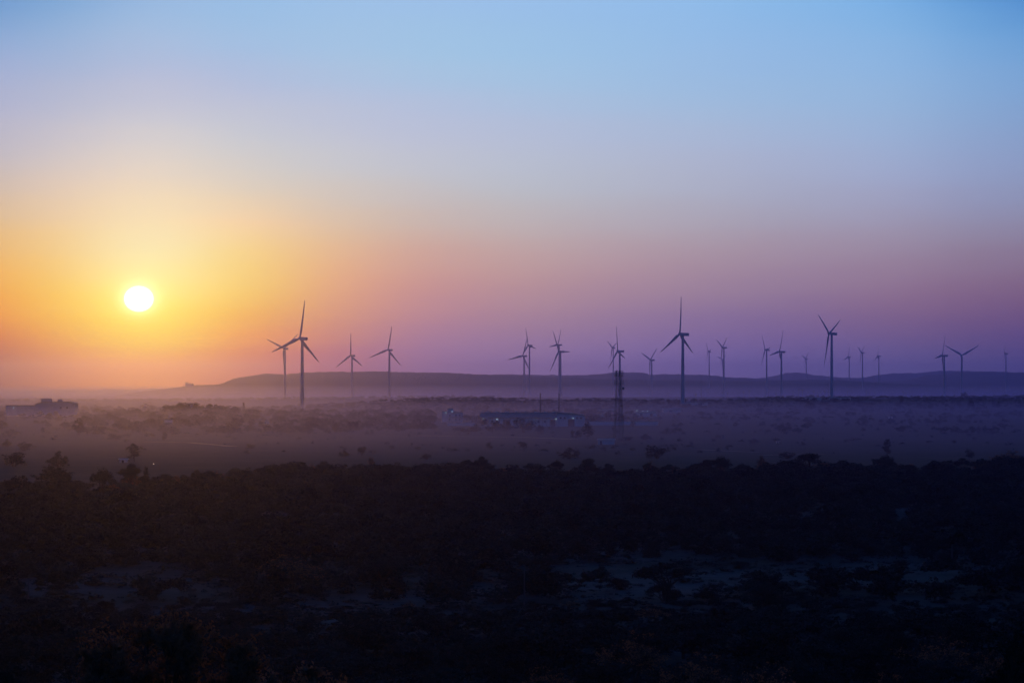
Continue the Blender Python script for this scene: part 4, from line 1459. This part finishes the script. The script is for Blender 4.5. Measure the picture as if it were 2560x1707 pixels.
for i, (px, wpx, yt, yb, kind, lab) in enumerate(CLEARING):
    p = P(px, yb)
    sc = p.y / F
    ps = NEAR[kind]
    plant('shrub', ps[i % len(ps)], p, wpx * sc * 1.12, (yb - yt) * sc * 1.08, (i * 1.9) % 6.28, lab, 'shrub', 'shrubs standing in the clearing')
    used.append((p.x, p.y, wpx * sc * .5))

# thicket: nearest and skyline shrubs one by one, the mass between as one growth
cand = []
tries = 0
cell = {}
while tries < 34000:
    tries += 1
    D = math.sqrt(rng.uniform(118 ** 2, 960 ** 2))
    u = rng.uniform(-260, 2820)
    x = px_x(u, D)
    z = hz(x, D)
    fe_ = far_edge(u)
    if D > fe_ or in_clearing(x, D, z):
        continue
    v_ = YH + F * (CAMZ - z) / D
    if 1400 < v_ < 1545 and rng.uniform() < .35:
        continue
    w = (rng.uniform(3.2, 7.5) if rng.uniform() < .8 else rng.uniform(6.5, 9.5)) * (1.2 if D > 600 else 1.0)
    h = w * rng.uniform(.5, .9)
    h = min(h, 4.2 + 2.0 * rng.uniform())
    if D < 330:
        h = min(h, max(1.0, (v_ - 1518) / F * D) * rng.uniform(.85, 1.25))
        w = min(w, h * 2.4)
    key = (int(x // 9.6), int(D // 9.6))
    ok = True
    for a in (-1, 0, 1):
        for b in (-1, 0, 1):
            for (ox, oy, ow) in cell.get((key[0] + a, key[1] + b), ()):
                if (ox - x) ** 2 + (oy - D) ** 2 < (.42 * (ow + w)) ** 2:
                    ok = False
    if any((ox - x) ** 2 + (oy - D) ** 2 < (ow + w * .5) ** 2 for ox, oy, ow in used):
        ok = False
    if not ok:
        continue
    cell.setdefault(key, []).append((x, D, w))
    cand.append((x, D, z, w, h, u, fe_ - D))
vis = [c for c in cand if -40 < c[5] < 2600]
sky_row = sorted([c for c in vis if c[6] < 16], key=lambda c: c[5])
sky_set = set(id(c) for c in sky_row)
front = sorted([c for c in vis if id(c) not in sky_set], key=lambda c: -c[3] / c[1])
n_ind = 180
indiv = front[:n_ind]
ind_set = set(id(c) for c in indiv)
KN = ['bush', 'bush', 'round', 'twig', 'bush', 'flat', 'bush', 'round']
for i, c in enumerate(indiv):
    x, D, z, w, h, u, e = c
    kind = KN[i % len(KN)]
    ps = NEAR[kind]
    if kind == 'twig':
        lab = 'twiggy half bare shrub in the dark thicket'
    elif kind == 'flat':
        lab = 'spreading flat topped thorn shrub in the dark thicket'
    elif kind == 'round':
        lab = 'upright round crowned shrub in the dark thicket'
    else:
        lab = 'dense rounded shrub in the dark thicket'
    plant('shrub', ps[i % len(ps)], (x, D, z), w * 1.15, h * (1.15 if kind == 'twig' else 1.0), i * 2.39, lab + (' on this side of the clearing' if D < 330 else ' beyond the clearing'), 'shrub', 'shrubs of the dark thicket')
for i, c in enumerate(sky_row[:95]):
    x, D, z, w, h, u, e = c
    kind = ('flat', 'bush', 'flat', 'twig', 'round')[i % 5]
    ps = NEAR[kind]
    lab = {'flat': 'flat topped thorn tree on the ragged far edge of the thicket', 'bush': 'bushy shrub on the ragged far edge of the thicket', 'twig': 'bare twiggy shrub sticking up on the thicket far edge', 'round': 'round crowned tree on the ragged far edge of the thicket'}[kind]
    plant('shrub', ps[i % len(ps)], (x, D, z), w * rng.uniform(.8, 1.3), 4.3 * rng.uniform(.7, 1.25), i * 1.7, lab, 'shrub', 'shrubs on the far edge of the thicket')
rest = [(c[0], c[1], c[2], c[3] * 1.15, c[4]) for c in cand if id(c) not in ind_set and (id(c) not in sky_set or c in sky_row[95:])]
mass('vegetation', rest, light_crowns(['bush', 'flat', 'bush', 'round', 'bush', 'twig', 'bush'], 1300, .035), 'dark dense thorn thicket filling the land before the plain')

# tufts of grass and low herbs over the open ground
items = []
while len(items) < 4600:
    D = math.sqrt(rng.uniform(215 ** 2, 470 ** 2))
    u = rng.uniform(-120, 2680)
    x = px_x(u, D)
    if noise2(x, D, 38, 4) + .6 * noise2(x, D, 13, 8) < rng.uniform(-.9, .7):
        continue
    h = rng.uniform(.15, .55) * (1 + 1.8 * (rng.uniform() < .16))
    items.append((x, D, hz(x, D), h * rng.uniform(1.6, 4.0), h))
mass('grass', items, light_crowns(['bush', 'bush', 'flat'], 60, .11), 'dry grass tufts and low herbs over the open ground of the clearing')

# taller trees standing up out of the thicket edge
EDGE_TREES = [
    (135, 105, 1160, 1225, 'round', 'pointed dark tree standing up from the thicket under the factory'),
    (255, 62, 1168, 1215, 'flat', 'dark tree on the thicket edge next to the pointed one'),
    (330, 74, 1157, 1210, 'flat', 'spreading dark tree on the thicket edge before the tiny hut'),
    (365, 22, 1166, 1195, 'tall', 'slim dark tree right beside the lamp post'),
    (45, 70, 1183, 1240, 'round', 'dark tree above the two stubby gate posts'),
    (1205, 50, 1139, 1180, 'flat', 'dark flat tree with a step in the thicket edge below the hall'),
    (1470, 44, 1143, 1180, 'flat', 'dark flat tree on the thicket edge below the mast'),
    (1625, 40, 1144, 1182, 'twig', 'twiggy tree on the thicket edge before the large dusky one'),
    (1905, 30, 1125, 1178, 'twig', 'thin bare tree sticking up over the thicket edge'),
    (2020, 80, 1131, 1180, 'flat', 'wide flat topped tree over the thicket edge below the V turbine'),
    (2210, 62, 1136, 1182, 'flat', 'dark tree before the tall faint one on the thicket edge'),
    (2525, 110, 1120, 1185, 'twig', 'tall ragged tree at the far end of the thicket edge'),
    (925, 28, 1132, 1172, 'twig', 'thin twiggy tree on the thicket edge before the faint pair'),
    (1800, 60, 1139, 1178, 'flat', 'low flat tree on the thicket edge below the tallest turbine side'),
]
for i, (px, wpx, yt, yb, kind, lab) in enumerate(EDGE_TREES):
    D = float(far_edge(px)) * (.97 if kind != 'twig' else .985)
    x = px_x(px, D)
    z = hz(x, D)
    h = CAMZ - (yt - YH) / F * D - z
    ps = NEAR.get(kind, MID['tall']) if kind != 'tall' else MID['tall']
    plant('tree', ps[i % len(ps)], (x, D, z), wpx / F * D * 1.15, h * 1.05, i * 2.1, lab, 'tree', 'trees on the thicket edge')


# leafy shrubs close to the camera: drawn leaf by leaf
def close_shrub(px0, px1, ytop, D, seed, label, n, leafm='dry_leaf', name='leafy_shrub'):
    rng = np.random.default_rng(seed)
    uc = (px0 + px1) / 2
    x = px_x(uc, D)
    z = hz(x, D)
    h = CAMZ - (ytop - YH) / F * D - z
    w = (px1 - px0) / F * D
    root = empty(name, (x, D, z - .05))
    lobes = []
    for k in range(70):
        t = rng.uniform(0, 6.28)
        r = rng.uniform(0, 1) ** .5
        zc = rng.uniform(.5, .95 - .16 * r ** 2) * h
        lobes.append((np.array((math.cos(t) * r * w * .42, math.sin(t) * r * w * .36, zc)), rng.uniform(.07, .12) * w))
    stems, ends = MB(), []
    for k in range(7):
        a = k * .9
        b0 = Vector((math.cos(a) * .15, math.sin(a) * .15, -.1))
        stems.tube([b0, b0 + Vector((math.cos(a) * .2, math.sin(a) * .2, h * .25))], [.05, .035], 6)
    for (c, r) in lobes:
        c = Vector(c)
        st = Vector((c.x * .25, c.y * .25, h * .2))
        md = st.lerp(c, .5) + Vector((rng.uniform(-.2, .2), rng.uniform(-.2, .2), .1))
        stems.tube([st, md, c], [.03, .02, .012], 5)
        for _ in range(16):
            d = Vector(rng.normal(size=3)).normalized()
            d.z = d.z * .8 + .25
            e = c + d * r * rng.uniform(.6, 1.5)
            m2 = c.lerp(e, .5) + Vector((rng.uniform(-.04, .04), rng.uniform(-.04, .04), .02))
            stems.tube([c.lerp(md, rng.uniform(0, .3)), m2, e], [.009, .006, .003], 4)
            ends.append((np.array(c.lerp(e, .15)), np.array(m2), np.array(e)))
    A = np.array([q[0] for q in ends])
    B = np.array([q[1] for q in ends])
    C = np.array([q[2] for q in ends])
    k = rng.integers(0, len(ends), n)
    t = rng.uniform(0, 1, size=(n, 1))
    p = (1 - t) ** 2 * A[k] + 2 * t * (1 - t) * B[k] + t * t * C[k] + rng.normal(size=(n, 3)) * .045
    v, q = leaf_quads(rng, p, .045, 1.1)
    link('foliage', np_mesh('foliage', v, q, leafm), root)
    stems.build('stem', 'bark', root)
    tag(root, label, 'shrub')


close_shrub(140, 710, 1500, 62, 51, 'big leafy shrub close by, its small pale leaves catching light', 70000)
close_shrub(560, 930, 1625, 55, 52, 'reddish leafy shrub rising at the bottom beside the big leafy one', 15000)
close_shrub(-190, 150, 1590, 50, 53, 'black leafy shrub filling the bottom corner under the sun', 15000, 'leaf')
close_shrub(2350, 2760, 1560, 55, 54, 'pitch dark shrub filling the bottom corner far from the sun', 15000, 'leaf')
close_shrub(2050, 2420, 1650, 60, 55, 'black shrub at the bottom beside the pitch dark corner one', 12000, 'leaf')

# ------------------------------------------------------------------ haze
def volume_box(name, x0, x1, y0, y1, z0, z1, density, color, g):
    o = MB().box(x0, x1, y0, y1, z0, z1)
    me = bpy.data.meshes.new(name)
    me.from_pydata(o.v, [], o.f)
    mt = bpy.data.materials.new(name)
    mt.use_nodes = True
    nt = mt.node_tree
    for n in list(nt.nodes):
        nt.nodes.remove(n)
    pv = nt.nodes.new('ShaderNodeVolumePrincipled')
    pv.inputs['Density'].default_value = density
    pv.inputs['Color'].default_value = (*color, 1)
    pv.inputs['Anisotropy'].default_value = g
    out = nt.nodes.new('ShaderNodeOutputMaterial')
    nt.links.new(pv.outputs[0], out.inputs['Volume'])
    me.materials.append(mt)
    tag(link(name, me), kind='stuff')


volume_box('haze', -12500, 12500, -6000, 16200, -14, 152, HAZE_DENSITY, HAZE_COLOR, HAZE_G)
volume_box('ground_mist', -9000, 9000, 900, 9300, -9, 9, MIST_DENSITY, MIST_COLOR, MIST_G)
for k in range(8):     # the bank thins out upwards
    volume_box('mist_bank', -8800 + 40 * k, 8800 - 40 * k, 3500 + 150 * k, 9200 - 60 * k, 9.05 + 2.5 * k, 11.5 + 2.5 * k, 3.4e-4 * (1 - k / 8.0), MIST_COLOR, MIST_G)
